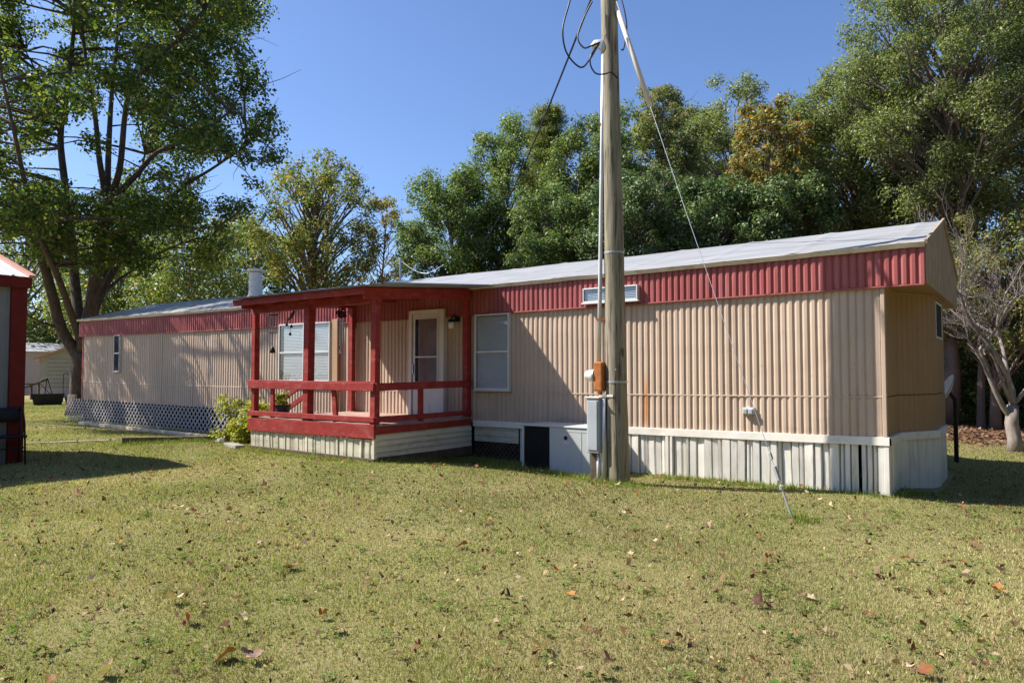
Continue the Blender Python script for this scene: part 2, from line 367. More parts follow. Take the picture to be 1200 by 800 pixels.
# roof: two gently uneven slopes of sheet metal with raised laps
def roof_slope(y0, y1, zr0, zr1):
    mb = MB(); rows = []; xs_ = np.arange(-21.3, OV + .02, .12); xs_ = list(xs_) + [OV + .02]
    for j in range(9):
        t = j / 8; row = []
        for x in xs_:
            lap = .012 if abs((x + 100) % 1.2 - .6) < .07 else 0.
            row.append((x, y0 + (y1 - y0) * t, zr0 + (zr1 - zr0) * t + lap + noise.noise((x * .8, t * 2 + y1, 3)) * .018))
        rows.append(row)
    return mb.grid(rows)
obj('roof', roof_slope(-.10, W_ / 2, H_EAVE + .012, RID), M['roof'], home, sagging=True)
obj('rear_roof', roof_slope(W_ / 2, W_ + .1, RID, H_EAVE + .012), M['roof'], home, sagging=True)
mb = MB(); rows = []
for zz, yy in ((-.045, -.085), (.012, -.118), (.018, -.10)):
    rows.append([(x, yy + noise.noise((x * 1.4, zz, 0)) * .010, H_EAVE + zz + noise.noise((x * 2.2, 5, zz)) * .010) for x in np.arange(-21.3, OV + .05, .15)])
obj('drip_edge', mb.grid(rows), M['drip'], home, sagging=True)
mb = MB(); gx = OV + .004
prof = [(-.03, H_SOF), (-.03, H_EAVE), (W_ / 2, RID - .02), (W_ + .05, H_EAVE), (W_ + .05, H_SOF)]
mb.add([(gx, y, z) for y, z in prof] + [(gx - .02, y, z) for y, z in prof], [(0, 4, 3, 2, 1), (5, 6, 7, 8, 9)] + [(i, (i + 1) % 5, 5 + (i + 1) % 5, 5 + i) for i in range(5)])
obj('gable_end', mb, M['gable'], home)
mb = MB(); mb.bar((gx + .012, -.11, H_EAVE + .01), (gx + .012, W_ / 2, RID + .012), .03, .05); mb.bar((gx + .012, W_ / 2, RID + .012), (gx + .012, W_ + .1, H_EAVE + .01), .03, .05)
obj('rake_trim', mb, M['gable'], home)
obj('soffit', MB().box(-.6, OV, -.02, W_, H_SOF - .004, H_SOF + .014), M['tan_end_shaded'], home)
mb = MB()
for a, b in zip(BAY[:-1], BAY[1:]): mb.bar((a[0] + .022, a[1], H_SOF - .028), (b[0] + .022, b[1], H_SOF - .028), .014, .035)
obj('soffit_moulding', mb, M['tan_end_shaded'], home, bevel=.003)
# white rail board and what stands below it
mb = MB(); rows = []
for yy, zz in ((-.012, .100), (-.036, .096), (-.040, .0), (-.012, -.004)):
    rows.append([(x, yy + noise.noise((x * .9, 1, 2)) * .008, H_RAIL - .10 + zz + noise.noise((x * .7, 8, 1)) * .008) for x in np.arange(-6.32, .03, .2)] + [(.034, yy, H_RAIL - .10 + zz)])
obj('rail_board', mb.grid(rows), M['white_trim'], home, sagging=True)
def offset_path(path, d):
    out = []
    for i, p in enumerate(path):
        ds = []
        if i: ds.append(Vector((*path[i], 0)) - Vector((*path[i - 1], 0)))
        if i < len(path) - 1: ds.append(Vector((*path[i + 1], 0)) - Vector((*path[i], 0)))
        n = sum((Vector((q.y, -q.x, 0)).normalized() for q in ds), Vector()).normalized(); out.append((p[0] + n.x * d, p[1] + n.y * d))
    return out
mb = MB(); o1 = offset_path(BAY, .034)
rows = [[(x, y - (.03 if i == 0 else 0), H_RAIL - .1 + zz) for i, (x, y) in enumerate(offset_path(BAY, dd))] for dd, zz in ((.01, .098), (.05, .094), (.058, 0), (.01, -.002))]
obj('end_rail_board', mb.grid(rows), M['white_trim'], home)
def bent_strips(path, z0, z1, rnd, wmin, wmax, deep=.03, off=0., tilt=.012):
    """vertical bent sheet-metal strips with narrow grooves, uneven like old skirting"""
    mb = MB(); pts = resample(path, .01); L = pts[-1][2]; s = 0.; prof = []
    while s < L:
        wd = rnd.uniform(wmin, wmax); o = rnd.uniform(-.2, 1) * tilt
        prof += [(s, -deep), (s + .012, o + .002), (s + wd - .016, o + rnd.uniform(-.008, .008)), (s + wd - .002, -deep * rnd.uniform(.5, 1.))]; s += wd
    prof = [q for q in prof if q[0] < L - .012] + [(L - .008, 0.), (L, 0.)]
    rows = []
    for j in range(4):
        t = j / 3; row = []
        for s_, o in prof:
            p, d, _ = pts[min(len(pts) - 1, int(s_ / L * (len(pts) - 1)))]
            n = Vector((d.y, -d.x, 0)); q = p + n * (off + o + noise.noise((s_ * 2, t * 2, z1)) * .008) + d * (noise.noise((s_ * 3, t, 4)) * .012 * (1 - t))
            row.append((q.x, q.y, z0 + (z1 - z0) * t))
        rows.append(row)
    return mb.grid(rows)
rnd = random.Random(5)
for a, b, dy in ((-3.55, -1.60, .0), (-1.66, -.315, .012), (-.282, 0.0, .004)):
    obj('skirting_panel', bent_strips([(a, dy), (b, dy)], -.05, H_RAIL - .095, rnd, .045, .13, .030, tilt=.036), M['skirt'], home)
obj('skirting_panel', bent_strips([(-5.4, .05), (-3.56, .05)], -.05, H_RAIL - .09, rnd, .07, .17, .03), M['skirt'], home)
obj('end_skirting', bent_strips(offset_path(BAY, .03), -.12, H_RAIL - .09, rnd, .14, .30, .012, tilt=.008), M['skirt'], home)
obj('corner_post', MB().box(-.03, .03, -.03, .03, -.1, H_RAIL - .1), M['skirt'], home, bevel=.006)
mb = MB()
for k in range(3): mb.box(-6.32, -5.4, .004 - k * .002, .02, .29 + k * .1, .385 + k * .1)
obj('lap_skirting', mb, M['lap'], home, bevel=.003)
def lattice(x0, x1, y, z0, z1, pitch, wd=.026):
    mb = MB(); h = z1 - z0
    def slat(a, sgn, yy):
        p, q = [a, z0], [a + sgn * h, z1]
        for e in (p, q):
            pass
        # clip to the panel
        def cl(pt, other):
            if pt[0] < x0: t = (x0 - pt[0]) / (other[0] - pt[0]); return [x0, pt[1] + (other[1] - pt[1]) * t]
            if pt[0] > x1: t = (x1 - pt[0]) / (other[0] - pt[0]); return [x1, pt[1] + (other[1] - pt[1]) * t]
            return pt
        if max(p[0], q[0]) <= x0 or min(p[0], q[0]) >= x1: return
        p2, q2 = cl(p, q), cl(q, p)
        if abs(p2[0] - q2[0]) < .02: return
        mb.bar((p2[0], yy, p2[1]), (q2[0], yy, q2[1]), .008, wd, up=(0, 0, 1))
    a = x0 - h
    while a < x1 + h:
        slat(a, 1, y); slat(a, -1, y + .009); a += pitch
    return mb
for k in range(5):
    a = -22.0 + k * 2.55; b = min(a + 2.55, -9.46)
    obj('lattice_panel', lattice(a, b, -.02 - .003 * (k % 2), 0.0, H_RAIL - .035, .172, .033), M['lattice'], home)
obj('dark_lattice', lattice(-6.32, -5.4, .02, 0, .28, .09, .022), M['old_wood'], home)
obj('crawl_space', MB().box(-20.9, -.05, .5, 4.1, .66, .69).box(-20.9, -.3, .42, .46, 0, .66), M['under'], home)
# windows stand proud of the siding: frame, blinds, panes
def window(x0, x1, z0, z1, mid=(.5,), vert=(), blind='blind', y=-.056, fr=.03, pane='glass', clear_part=0.):
    mb = MB(); yf = y - .035
    for (a, b, c, d) in ((x0, x0 + fr, z0, z1), (x1 - fr, x1, z0, z1), (x0 + fr, x1 - fr, z0, z0 + fr), (x0 + fr, x1 - fr, z1 - fr, z1)): mb.box(a, b, yf, y + .05, c, d)
    for q in mid: zz = z0 + (z1 - z0) * q; mb.box(x0 + fr, x1 - fr, yf + .004, y, zz - .016, zz + .016)
    for q in vert: xx = x0 + (x1 - x0) * q; mb.box(xx - .022, xx + .022, yf + .003, y, z0 + fr, z1 - fr)
    f_ = obj('window', mb, M['alu'], home, bevel=.003)
    mb = MB(); mb.box(x0 + fr, x1 - fr, y + .012, y + .016, z0 + fr, z1 - fr); obj('backing', mb, M['dark'], f_)
    if blind:
        mb = MB(); zz = z0 + fr + .01; xa = x0 + fr + .012 + clear_part; ci = 0
        while zz < z1 - fr - .02:
            mb.bar((xa, y + .002, zz), (x1 - fr - .012, y + .002 , zz), .003, .029, up=(0, .3, 1)); zz += .031
        obj('blind', mb, M[blind], f_)
    obj('pane', MB().box(x0 + fr, x1 - fr, y - .018, y - .015, z0 + fr, z1 - fr), M[pane], f_)
    obj('sill', MB().box(x0 - .02, x1 + .02, yf - .012, y + .02, z0 - .022, z0 - .002), M['alu'], f_, bevel=.003)
    return f_
window(-6.255, -5.525, 1.165, 2.44)
window(-11.66, -10.0, 1.255, 2.475, vert=(.5,), clear_part=.10)
window(-19.03, -18.72, 1.47, 2.455, blind=None, fr=.013, y=-.05, pane='dark')
vw = window(-4.10, -3.185, 2.515, 2.735, mid=(), y=-.095, fr=.02, blind=None)
mb = MB(); zz = 2.55
while zz < 2.70: mb.bar((-4.07, -.096, zz), (-3.21, -.096, zz), .01, .018, up=(0, .5, 1)); zz += .024
obj('louvre', mb, M['grey_box'], vw)
# window in the bay, seen almost edge-on
mb = MB()
for (a, b, c, d) in ((1.72, 1.75, 1.93, 2.44), (2.5, 2.53, 1.93, 2.44), (1.75, 2.5, 1.93, 1.96), (1.75, 2.5, 2.41, 2.44)): mb.box(.372, .384, a, b, c, d)
f_ = obj('window', mb, M['alu'], home, bevel=.003); obj('pane', MB().box(.374, .380, 1.75, 2.5, 1.96, 2.41), M['dark'], f_)
# door
dr = obj('door', MB().box(-7.70, -7.02, -.085, -.05, .68, 2.50), M['door'], home, bevel=.004)
mb = MB(); mb.box(-7.785, -7.71, -.108, .0, .65, 2.575).box(-7.01, -6.935, -.108, .0, .65, 2.575).box(-7.71, -7.01, -.108, 0, 2.505, 2.578)
obj('door_frame', mb, M['door'], dr, bevel=.005)
mb = MB()
for (a, b, c, d) in ((-7.655, -7.63, 1.26, 2.44), (-7.105, -7.08, 1.26, 2.44), (-7.63, -7.105, 1.26, 1.285), (-7.63, -7.105, 2.415, 2.44), (-7.63, -7.105, 1.72, 1.745)): mb.box(a, b, -.098, -.08, c, d)
obj('storm_sash', mb, M['alu'], dr, bevel=.002)
obj('curtain', MB().box(-7.56, -7.112, -.0885, -.0865, 1.29, 2.41), M['curtain'], dr)
obj('glass', MB().box(-7.63, -7.105, -.0955, -.0935, 1.285, 2.415), M['screen'], dr)
obj('dark_gap', MB().box(-7.628, -7.562, -.0885, -.0865, 1.287, 2.413), M['dark'], dr)
obj('handle', MB().box(-7.69, -7.665, -.115, -.085, 1.42, 1.60).tube([(-7.678, -.12, 1.53), (-7.678, -.155, 1.53), (-7.63, -.155, 1.53)], .008), M['steel'], dr)
obj('threshold', MB().box(-7.72, -7.0, -.15, -.02, .655, .678), M['alu'], dr)
lm = obj('wall_lamp', MB().lathe((-6.69, -.03, 2.39), [(.0, -.05), (.05, -.05), (.055, .05), (0, .05)]).tube([(-6.69, -.03, 2.40), (-6.69, -.12, 2.44), (-6.70, -.17, 2.40), (-6.70, -.17, 2.36)], .016).lathe((-6.70, -.17, 2.33), [(0, .05), (.05, .045), (.06, 0), (0, -.002)]), M['black'], home, smooth=False)
obj('globe', MB().lathe((-6.70, -.17, 2.21), [(0, 0), (.04, .005), (.052, .05), (.046, .10), (.035, .12), (0, .12)]), M['frosted'], lm, smooth=True)
# outside socket
o_ = obj('socket_box', MB().box(-1.70, -1.55, -.06, -.012, .905, 1.0), M['conduit'], home, bevel=.006)
obj('socket_cover', MB().box(-1.69, -1.63, -.085, -.062, .912, .985).box(-1.62, -1.56, -.085, -.062, .912, .985), M['grey_box'], o_, bevel=.012)
# flue
fx, fy, fz = -13.56, .62, H_EAVE + .62 * .285
fl = obj('flue', MB().lathe((fx, fy, fz - .12), [(.0, 0), (.27, .0), (.25, .10), (.165, .28), (.155, .34), (.16, .35), (.155, .36), (.153, .80), (0, .80)], 24), M['white_trim'], home, smooth=False)
obj('cap', MB().lathe((fx, fy, fz + .70), [(0, 0), (.18, .0), (.20, .02), (.20, .055), (.04, .085), (0, .087)], 24), M['white_trim'], fl)
obj('aerial_mast', MB().tube([(-11.3, 3.2, 3.2), (-11.3, 3.2, 4.29)], .028), M['conduit'], home)
# cable across the roof
pts = [at(471 + (520 - 471) * t, 306 + 12 * math.sin(math.pi * min(1, t * 1.0)) + 4 * t, 3.2) for t in np.linspace(0, 1, 12)]
obj('roof_cable', MB().tube(pts, .007, 5), M['conduit'], home)
# ------------------------------------------------------------------ porch
px0, px1, pf = -9.43, -6.375, -2.25
porch = thing('porch', 'red wooden porch with metal roof and white skirting before the door', 'porch', (-7.9, -1.2, .14))
RW = M['red_wood']
def post(x, y, z0, z1, w_=.10, lean=0.):
    return MB().bar((x, y, z0), (x + lean, y, z1), w_, w_, up=(0, 1, 0))
for (x, y, z1, ww, ln) in ((px0 + .05, pf + .05, 2.50, .095, -.01), (-7.965, pf + .05, 2.52, .13, .02), (px1 - .055, pf + .05, 2.55, .105, .015), (px0 + .12, -.10, 2.72, .10, .0), (px1 - .05, -.08, 2.74, .11, 0.)):
    obj('post', post(x, y, .5 if y < -1 else .7, z1, ww, ln), RW, porch, bevel=.006)
mb = MB()
for k in range(15):
    y0 = pf + .03 + k * .147; mb.box(px0, px1, y0, y0 + .14, .655, .69)
obj('deck', mb, M['deck'], porch, bevel=.004)
obj('rim_board', MB().bar((px0 - .02, pf - .022, .575), (px1 + .03, pf - .022, .595), .04, .21), RW, porch, bevel=.006)
obj('rim_board', MB().bar((px1 + .012, pf, .60), (px1 + .012, -.04, .615), .036, .10), RW, porch, bevel=.006)
obj('top_rail', MB().bar((px0 - .03, pf - .022, 1.245), (px1 + .01, pf - .022, 1.245), .042, .12), RW, porch, bevel=.006)
obj('rail_cap', MB().bar((px0 - .03, pf + .02, 1.315), (px1 - .10, pf + .02, 1.312), .12, .02), RW, porch, bevel=.005)
obj('bottom_rail', MB().bar((px0 - .02, pf - .022, .765), (px1 + .02, pf - .022, .765), .042, .08), RW, porch, bevel=.006)
obj('top_rail', MB().bar((px1 + .015, pf + .0, 1.245), (px1 + .015, -.05, 1.265), .042, .115), RW, porch, bevel=.006)
obj('bottom_rail', MB().bar((px1 + .015, pf + .0, .765), (px1 + .015, -.05, .775), .042, .08), RW, porch, bevel=.006)
for x, ln in ((-8.85, -.01), (-7.30, -.05)):
    obj('baluster', MB().bar((x - ln, pf + .022, .70), (x + ln * .3, pf + .022, 1.25), .09, .04, up=(0, 1, 0)), RW, porch, bevel=.005)
obj('baluster', MB().bar((px1 - .03, -1.25, .69), (px1 - .03, -1.25, 1.25), .04, .10, up=(0, 1, 0)), RW, porch, bevel=.005)
rnd = random.Random(9)
obj('skirting', bent_strips([(px0 + .02, pf + .0), (px1 - .0, pf + .0)], .18, .475, rnd, .05, .15, .03, tilt=.018), M['lap'], porch)
obj('base_board', MB().bar((px0 + .0, pf - .006, .165), (px1 + .02, pf - .006, .150), .05, .10), M['old_wood'], porch, bevel=.006)
mb = MB()
for k in range(4):
    z0 = .20 + k * .088; mb.add([(px1 + .008, pf + .0, z0), (px1 + .008, -.03, z0 + .01), (px1 + .008 - .0, -.03, z0 + .096), (px1 - .004, pf, z0 + .086), (px1 + .022, pf, z0), (px1 + .022, -.03, z0 + .01)], [(4, 5, 2, 3), (0, 1, 5, 4), (0, 4, 3), (1, 2, 5)])
obj('lap_siding', mb, M['lap'], porch)
obj('base_board', MB().bar((px1 + .002, pf + .03, .145), (px1 + .002, -.02, .13), .05, .14), M['old_wood'], porch, bevel=.006)
obj('corner_trim', MB().box(px1 - .025, px1 + .024, pf - .028, pf + .03, .19, .50), M['lap'], porch, bevel=.004)
# roof of the porch
def pz(y): return 2.885 + y * (.205 / 2.45)
mb = MB(); rows = []; xs_ = []
x = -9.60
while x < -5.96: xs_ += [(x, 0), (x + .19, 0), (x + .20, .018), (x + .225, .018), (x + .235, 0)]; x += .236
xs_.append((-5.95, 0))
for y in np.linspace(-2.63, .0, 6): rows.append([(x, y, pz(y) + .03 + z) for x, z in xs_])
n_ = len(xs_)
mb.grid(rows); rows2 = [[(x, y, z - .006) for x, y, z in r_] for r_ in rows]; mb.grid(rows2)
obj('roof_sheet', mb, M['roof'], porch)
obj('fascia', MB().bar((-9.56, -2.52, pz(-2.5) - .045), (-6.30, -2.52, pz(-2.5) - .035), .04, .10), RW, porch, bevel=.006)
obj('beam', MB().bar((px0 - .05, pf + .06, 2.53), (px1 + .03, pf + .06, 2.56), .09, .13), RW, porch, bevel=.006)
obj('beam', MB().bar((px1 + .015, -2.50, pz(-2.5) - .07), (px1 + .015, -.06, pz(0) - .09), .045, .165), RW, porch, bevel=.006)
obj('beam', MB().bar((px0 + .0, -2.45, pz(-2.5) - .07), (px0 + .0, -.06, pz(0) - .09), .045, .15), RW, porch, bevel=.006)
for k in range(4):
    x = px0 + .65 + k * .6; obj('rafter', MB().bar((x, -2.48, pz(-2.48) - .05), (x, -.06, pz(0) - .06), .04, .12), RW, porch)
obj('ceiling', MB().bar((px0, -1.25, pz(-1.25) + .015), (px1, -1.25, pz(-1.25) + .015), 2.4, .012, up=(0, -.0835, 1)), RW, porch)
# steps and their slanted rail on the left side
mb = MB()
for k in range(3): mb.box(px0 - .06 - (k + 1) * .28, px0 - .05 - k * .28, -1.5, -.5, .48 - k * .17, .52 - k * .17)
obj('step', mb, M['red_wood'], porch, bevel=.005)
obj('stair_rail', MB().bar((px0 - .02, -1.0, 1.33), (px0 - 1.1, -1.0, .80), .04, .09).bar((px0 - .02, -1.0, 1.08), (px0 - .95, -1.0, .62), .04, .09).bar((px0 - .75, -1.0, .2), (px0 - .75, -1.0, 1.02), .06, .06, up=(0, 1, 0)), RW, porch, bevel=.005)

# things hanging from or standing on the porch
HY = pf + .12
p = at(320, 368, HY)
wc = thing('wind_chime', 'square framed wind chime hanging at the left end of the porch', 'wind chime', (p.x, HY, 2.47), 'wind chimes on the porch')
a, b = at(315.5, 369, HY), at(324.5, 369, HY); c_, d_ = at(316, 390, HY), at(324, 390, HY)
obj('top_bar', MB().bar((a.x, HY, a.z), (b.x, HY, b.z), .03, .025), M['bell'], wc)
obj('cord', MB().tube([(p.x, HY, a.z), (p.x, HY, 2.48)], .003, 4), M['cable'], wc)
obj('cord', MB().tube([((a.x + b.x) / 2, HY, c_.z), ((a.x + b.x) / 2, HY, at(320, 404, HY).z)], .003, 4), M['cable'], wc)
for x0_, in ((c_.x + .01,), (d_.x - .01,), ((c_.x + d_.x) / 2,)): obj('tube', MB().tube([(x0_, HY, a.z), (x0_, HY, c_.z)], .009, 6), M['steel'], wc)
obj('ring_bar', MB().bar((c_.x, HY, c_.z), (d_.x, HY, d_.z), .02, .012).bar((c_.x, HY, at(320, 384, HY).z), (d_.x, HY, at(320, 384, HY).z), .02, .01), M['bell'], wc)
q = at(319.3, 409, HY)
obj('bell', MB().lathe((q.x, HY, q.z - .065), [(.0, 0), (.045, 0), (.05, .03), (.028, .08), (.008, .125), (0, .13)], 14), M['bell'], wc, smooth=True)
p = at(343, 366, HY)
wc = thing('wind_chime', 'dark hummingbird shaped metal chime hanging before the left window', 'wind chime', (p.x, HY, 2.47), 'wind chimes on the porch')
def px_tube(pts_, r_): return MB().tube([at(x, y, HY) for x, y in pts_], r_, 6)
obj('cord', px_tube([(345, 362), (344, 366)], .003), M['cable'], wc)
obj('bird', MB().tube([at(x, y, HY) for x, y in ((345, 364), (343.5, 367), (342, 370), (340, 373), (338.5, 375))], [.006, .026, .03, .02, .004], 8), M['bell'], wc, smooth=True)
obj('wing', MB().add([at(x, y, HY - .01) for x, y in ((342, 368), (336, 375), (335, 380), (340, 373))] + [at(x, y, HY + .01) for x, y in ((342, 368), (336, 375), (335, 380), (340, 373))], [(0, 1, 2, 3), (7, 6, 5, 4), (0, 4, 5, 1), (1, 5, 6, 2), (2, 6, 7, 3), (3, 7, 4, 0)]), M['bell'], wc)
for x, y in ((336, 380), (341.5, 382), (340, 391)):
    q = at(x, y, HY); obj('pendant', MB().lathe((q.x, HY, q.z - .03), [(0, 0), (.02, .0), (.024, .02), (.008, .055), (0, .06)], 10).tube([(q.x, HY, q.z + .03), (q.x, HY, q.z + .12)], .003, 4), M['bell'], wc)
p = at(400, 366, HY)
wc = thing('wind_chime', 'plum coloured flower wind chime with long silver tubes', 'wind chime', (p.x, HY, 2.47), 'wind chimes on the porch')
fl_ = MB(); rr = random.Random(3)
for k in range(70):
    ctr = Vector((p.x, HY, p.z - .02)) + Vector((rr.gauss(0, 1), rr.gauss(0, 1), rr.gauss(0, 1))).normalized() * (.085 * rr.random() ** .6); n_ = Vector((rr.gauss(0, 1), rr.gauss(0, 1), rr.gauss(0, 1))).normalized(); u_ = n_.orthogonal().normalized() * .03; v_ = n_.cross(u_)
    fl_.add([ctr - u_, ctr + v_ + n_ * .01, ctr + u_, ctr - v_ + n_ * .01], [(0, 1, 2, 3)])
obj('flower_ball', fl_, M['flower'], wc)
obj('cord', MB().tube([(p.x, HY, p.z), (p.x, HY, 2.5)], .004, 4), M['cable'], wc)
for k, dx in enumerate((-.06, -.03, 0, .035, .065)):
    obj('tube', MB().tube([(p.x + dx, HY + (.02 if k % 2 else -.02), p.z - .1), (p.x + dx, HY + (.02 if k % 2 else -.02), p.z - .42 - .05 * (k % 3))], .009, 6), M['steel'], wc)
q = at(399, 411, HY); obj('clapper', MB().lathe((q.x, HY, q.z - .05), [(0, 0), (.025, .02), (.02, .07), (0, .1)], 10).tube([(q.x, HY, q.z), (q.x, HY, p.z - .1)], .003, 4), M['steel'], wc)
pl = obj('plank', MB().bar((-9.80, -.10, .70), (-9.845, -.075, 2.515), .16, .035, up=(0, 1, 0)), M['tan_plank'], bevel=.004)
tag(pl, 'tall tan plank standing upright against the wall beside the double window', 'plank')

# ------------------------------------------------------------------ leaves on trees, shrubs, grass
def rot_basis(n, up_bias=.0):
    a = RNG.normal(size=(n, 3)); a[:, 2] += up_bias * np.abs(a[:, 2]).mean() * 2; a /= np.linalg.norm(a, axis=1, keepdims=True)
    b = RNG.normal(size=(n, 3)); u = np.cross(a, b); u /= np.linalg.norm(u, axis=1, keepdims=True); return a, u, np.cross(a, u)
def leaf_mesh(name, P, size, palette, weights, m, parent=None, up_bias=.6, aspect=.55, vary=.25):
    n = len(P)
    if leaf_dirs[0] is not None and len(leaf_dirs[0]) == n:
        nrm = leaf_dirs[0] * .75 + RNG.normal(size=(n, 3)) * .55 + np.array([0, 0, .45]); nrm /= np.linalg.norm(nrm, axis=1, keepdims=True)
        u = np.cross(nrm, RNG.normal(size=(n, 3))); u /= np.linalg.norm(u, axis=1, keepdims=True); v = np.cross(nrm, u)
    else: nrm, u, v = rot_basis(n, up_bias)
    leaf_dirs[0] = None
    L = (size * RNG.uniform(.45, 1.4, n))[:, None]; Wd = L * aspect
    V = np.empty((n, 4, 3)); V[:, 0] = P - u * L * .5; V[:, 1] = P + v * Wd * .5 + nrm * L * .12; V[:, 2] = P + u * L * .5 - nrm * L * .05; V[:, 3] = P - v * Wd * .5 + nrm * L * .12
    pal = np.array(palette); k = RNG.choice(len(pal), n, p=np.array(weights) / sum(weights)); col = pal[k] * RNG.uniform(1 - vary, 1 + vary, (n, 1))
    return np_obj(name, V.reshape(-1, 3), np.arange(4 * n).reshape(-1, 4), m, parent, np.repeat(col, 4, 0))
def wiggle(p, q, n, amp, rr, lift=0.):
    p, q = Vector(p), Vector(q); out = []; L = (q - p).length; ph = Vector((rr.uniform(-1, 1), rr.uniform(-1, 1), rr.uniform(-.4, .4)))
    for i in range(n + 1):
        t = i / n; out.append(p.lerp(q, t) + ph * (math.sin(math.pi * t) * amp * L) + Vector((rr.gauss(0, 1), rr.gauss(0, 1), rr.gauss(0, 1))) * (amp * .12 * L * (0 if i in (0, n) else 1)) + Vector((0, 0, lift * L * math.sin(math.pi * t))))
    return out
def clump_points(centres, radii, per, flat=.75):
    """leaf places spread through round clumps, and for each the way out of its clump"""
    out = []; dirs = []
    for c_, r_, n in zip(centres, radii, per):
        d = RNG.normal(size=(n, 3)); d /= np.linalg.norm(d, axis=1, keepdims=True); dirs.append(d.copy()); rr_ = RNG.uniform(0, 1, n) ** .45 * r_ * RNG.uniform(.8, 1.25, n)
        d *= rr_[:, None]; d[:, 2] *= flat
        out.append(np.asarray(c_)[None] + d)
    leaf_dirs[0] = np.concatenate(dirs)
    return np.concatenate(out)
leaf_dirs = [None]
def broad_tree(name, label, px, top, bot, hw, t, palette, weights, seed, leaves=16000, size=.14, clumps=60, rel=.24, m='leaf', group='trees behind the mobile home', bark='bark_far', shape=2.2, base_px=None, fill=.35, trunk_r=None, cat='tree', conic=0., shell=.5):
    rr = random.Random(seed); global RNG; RNG = np.random.default_rng(seed)
    clumps = int(clumps * 1.7); rel *= 1.3; leaves = int(leaves * 2.1); size *= .84; palette = [tuple(min(.6, v * 1.75) for v in q) for q in palette]
    c_ = far(px, (top + bot) / 2, t); rx = hw * t / F_PX; rz = (bot - top) / 2 * t / F_PX
    b = far(base_px or px, 434, t); base = Vector((b.x, b.y, gzf(b.x, b.y) - .05))
    root = thing(name, label, cat, base, group)
    cs, rs = [], []
    while len(cs) < clumps:
        q = Vector((rr.uniform(-1, 1), rr.uniform(-1, 1), rr.uniform(-1, 1))); k = (abs(q.x) ** shape + abs(q.y) ** shape + abs(q.z) ** shape) ** (1 / shape)
        if k > 1 or (k < shell and rr.random() > fill): continue
        wz = 1 - conic * (q.z * .5 + .5)
        cs.append(Vector((c_.x + q.x * rx * wz, c_.y + q.y * rx * wz, c_.z + q.z * rz))); rs.append(rel * rx * rr.uniform(.6, 1.35) * (.6 + .4 * wz))
    tr = trunk_r or max(.12, rx * .075)
    mb = MB(); topz = c_.z + rz * .55
    spine = wiggle(base, (c_.x, c_.y, topz), 8, .03, rr); mb.tube(spine, [tr * (1.25 if i == 0 else 1 - .85 * i / 8) for i in range(9)], 8)
    for q, r_ in zip(cs[::2], rs[::2]):
        zt = min(.92, max(.18, (q.z - rx * .8 - base.z) / (topz - base.z))); i = zt * 8; s0 = spine[int(i)].lerp(spine[min(8, int(i) + 1)], i - int(i))
        L = (q - s0).length; mb.tube(wiggle(s0, q, 5, .10, rr, .06), [max(.012, tr * .34 * (1 - zt * .5)) * (1 - .8 * k / 5) for k in range(6)], 5, cap=False)
        for _ in range(3):
            e = q + Vector((rr.gauss(0, 1), rr.gauss(0, 1), rr.gauss(.3, .8))) * r_ * .8; mb.tube(wiggle(q.lerp(s0, .2), e, 3, .12, rr), [.018, .013, .009, .005], 4, cap=False)
    obj('trunk', mb, M[bark], root, smooth=True)
    wts = np.array(rs) ** 2; per = np.maximum(8, (leaves * wts / wts.sum()).astype(int))
    leaf_mesh('crown', clump_points(cs, rs, per, .85), size, palette, weights, M[m], root)
    return root
OLIVE = [(.105, .120, .042), (.080, .104, .038), (.145, .148, .055), (.058, .078, .028)]
GREEN = [(.070, .105, .034), (.095, .135, .042), (.05, .08, .026), (.125, .145, .045)]
DARK = [(.045, .078, .026), (.065, .10, .034), (.035, .058, .021), (.10, .13, .05)]
TURN = [(.12, .13, .03), (.17, .155, .035), (.22, .13, .03), (.08, .095, .025), (.26, .09, .03)]
GOLD = [(.28, .13, .035), (.22, .12, .03), (.32, .17, .05), (.14, .12, .03)]
YELL = [(.24, .20, .035), (.16, .16, .035), (.10, .11, .03), (.22, .13, .04)]
G_ = OLIVE + GREEN
broad_tree('maple_tree', 'airy upright maple turning orange and yellow behind the white flue', 372, 165, 358, 92, 32, TURN + GREEN, (4, 2.5, 1, 4, .5, 2, 2, 1, 2), 21, 8200, .17, 105, .105, fill=.6, shape=1.7, conic=.3)
broad_tree('small_tree', 'thin half bare small tree between the orange maple and green woods', 452, 222, 350, 38, 34, TURN, (4, 3, 2, 5, 1), 22, 2400, .15, 40, .15, fill=.6)
broad_tree('broadleaf_tree', 'rounded mid green tree forming the low left edge of the woods', 530, 196, 350, 62, 30, GREEN, (4, 3, 3, 2), 23, 17000, .14, 85, .17)
broad_tree('broadleaf_tree', 'tall green tree with ragged rounded top left of the pine', 594, 140, 345, 60, 31, GREEN, (3, 4, 2, 3), 24, 20000, .14, 90, .16)
broad_tree('broadleaf_tree', 'green broad tree directly behind the upper part of the utility pole', 700, 122, 330, 62, 28, G_, (1, 2, 1, 2, 3, 3, 3, 2), 26, 19000, .135, 85, .16)
broad_tree('broadleaf_tree', 'tall thinning olive tree with brownish top right of the utility pole', 775, 96, 320, 56, 30, OLIVE + [(.17, .10, .045)], (3, 3, 2, 3, 1.6), 27, 15000, .14, 90, .15, fill=.5, conic=.2)
broad_tree('broadleaf_tree', 'lighter green feathery tree standing tall beside the orange one', 858, 92, 310, 66, 33, OLIVE, (4, 3, 4, 1), 28, 18000, .15, 95, .15)
broad_tree('broadleaf_tree', 'dull green tree filling the skyline behind the olive brown one', 815, 128, 320, 60, 37, G_, (2, 3, 2, 1, 2, 2, 2, 2), 39, 14000, .16, 80, .16)
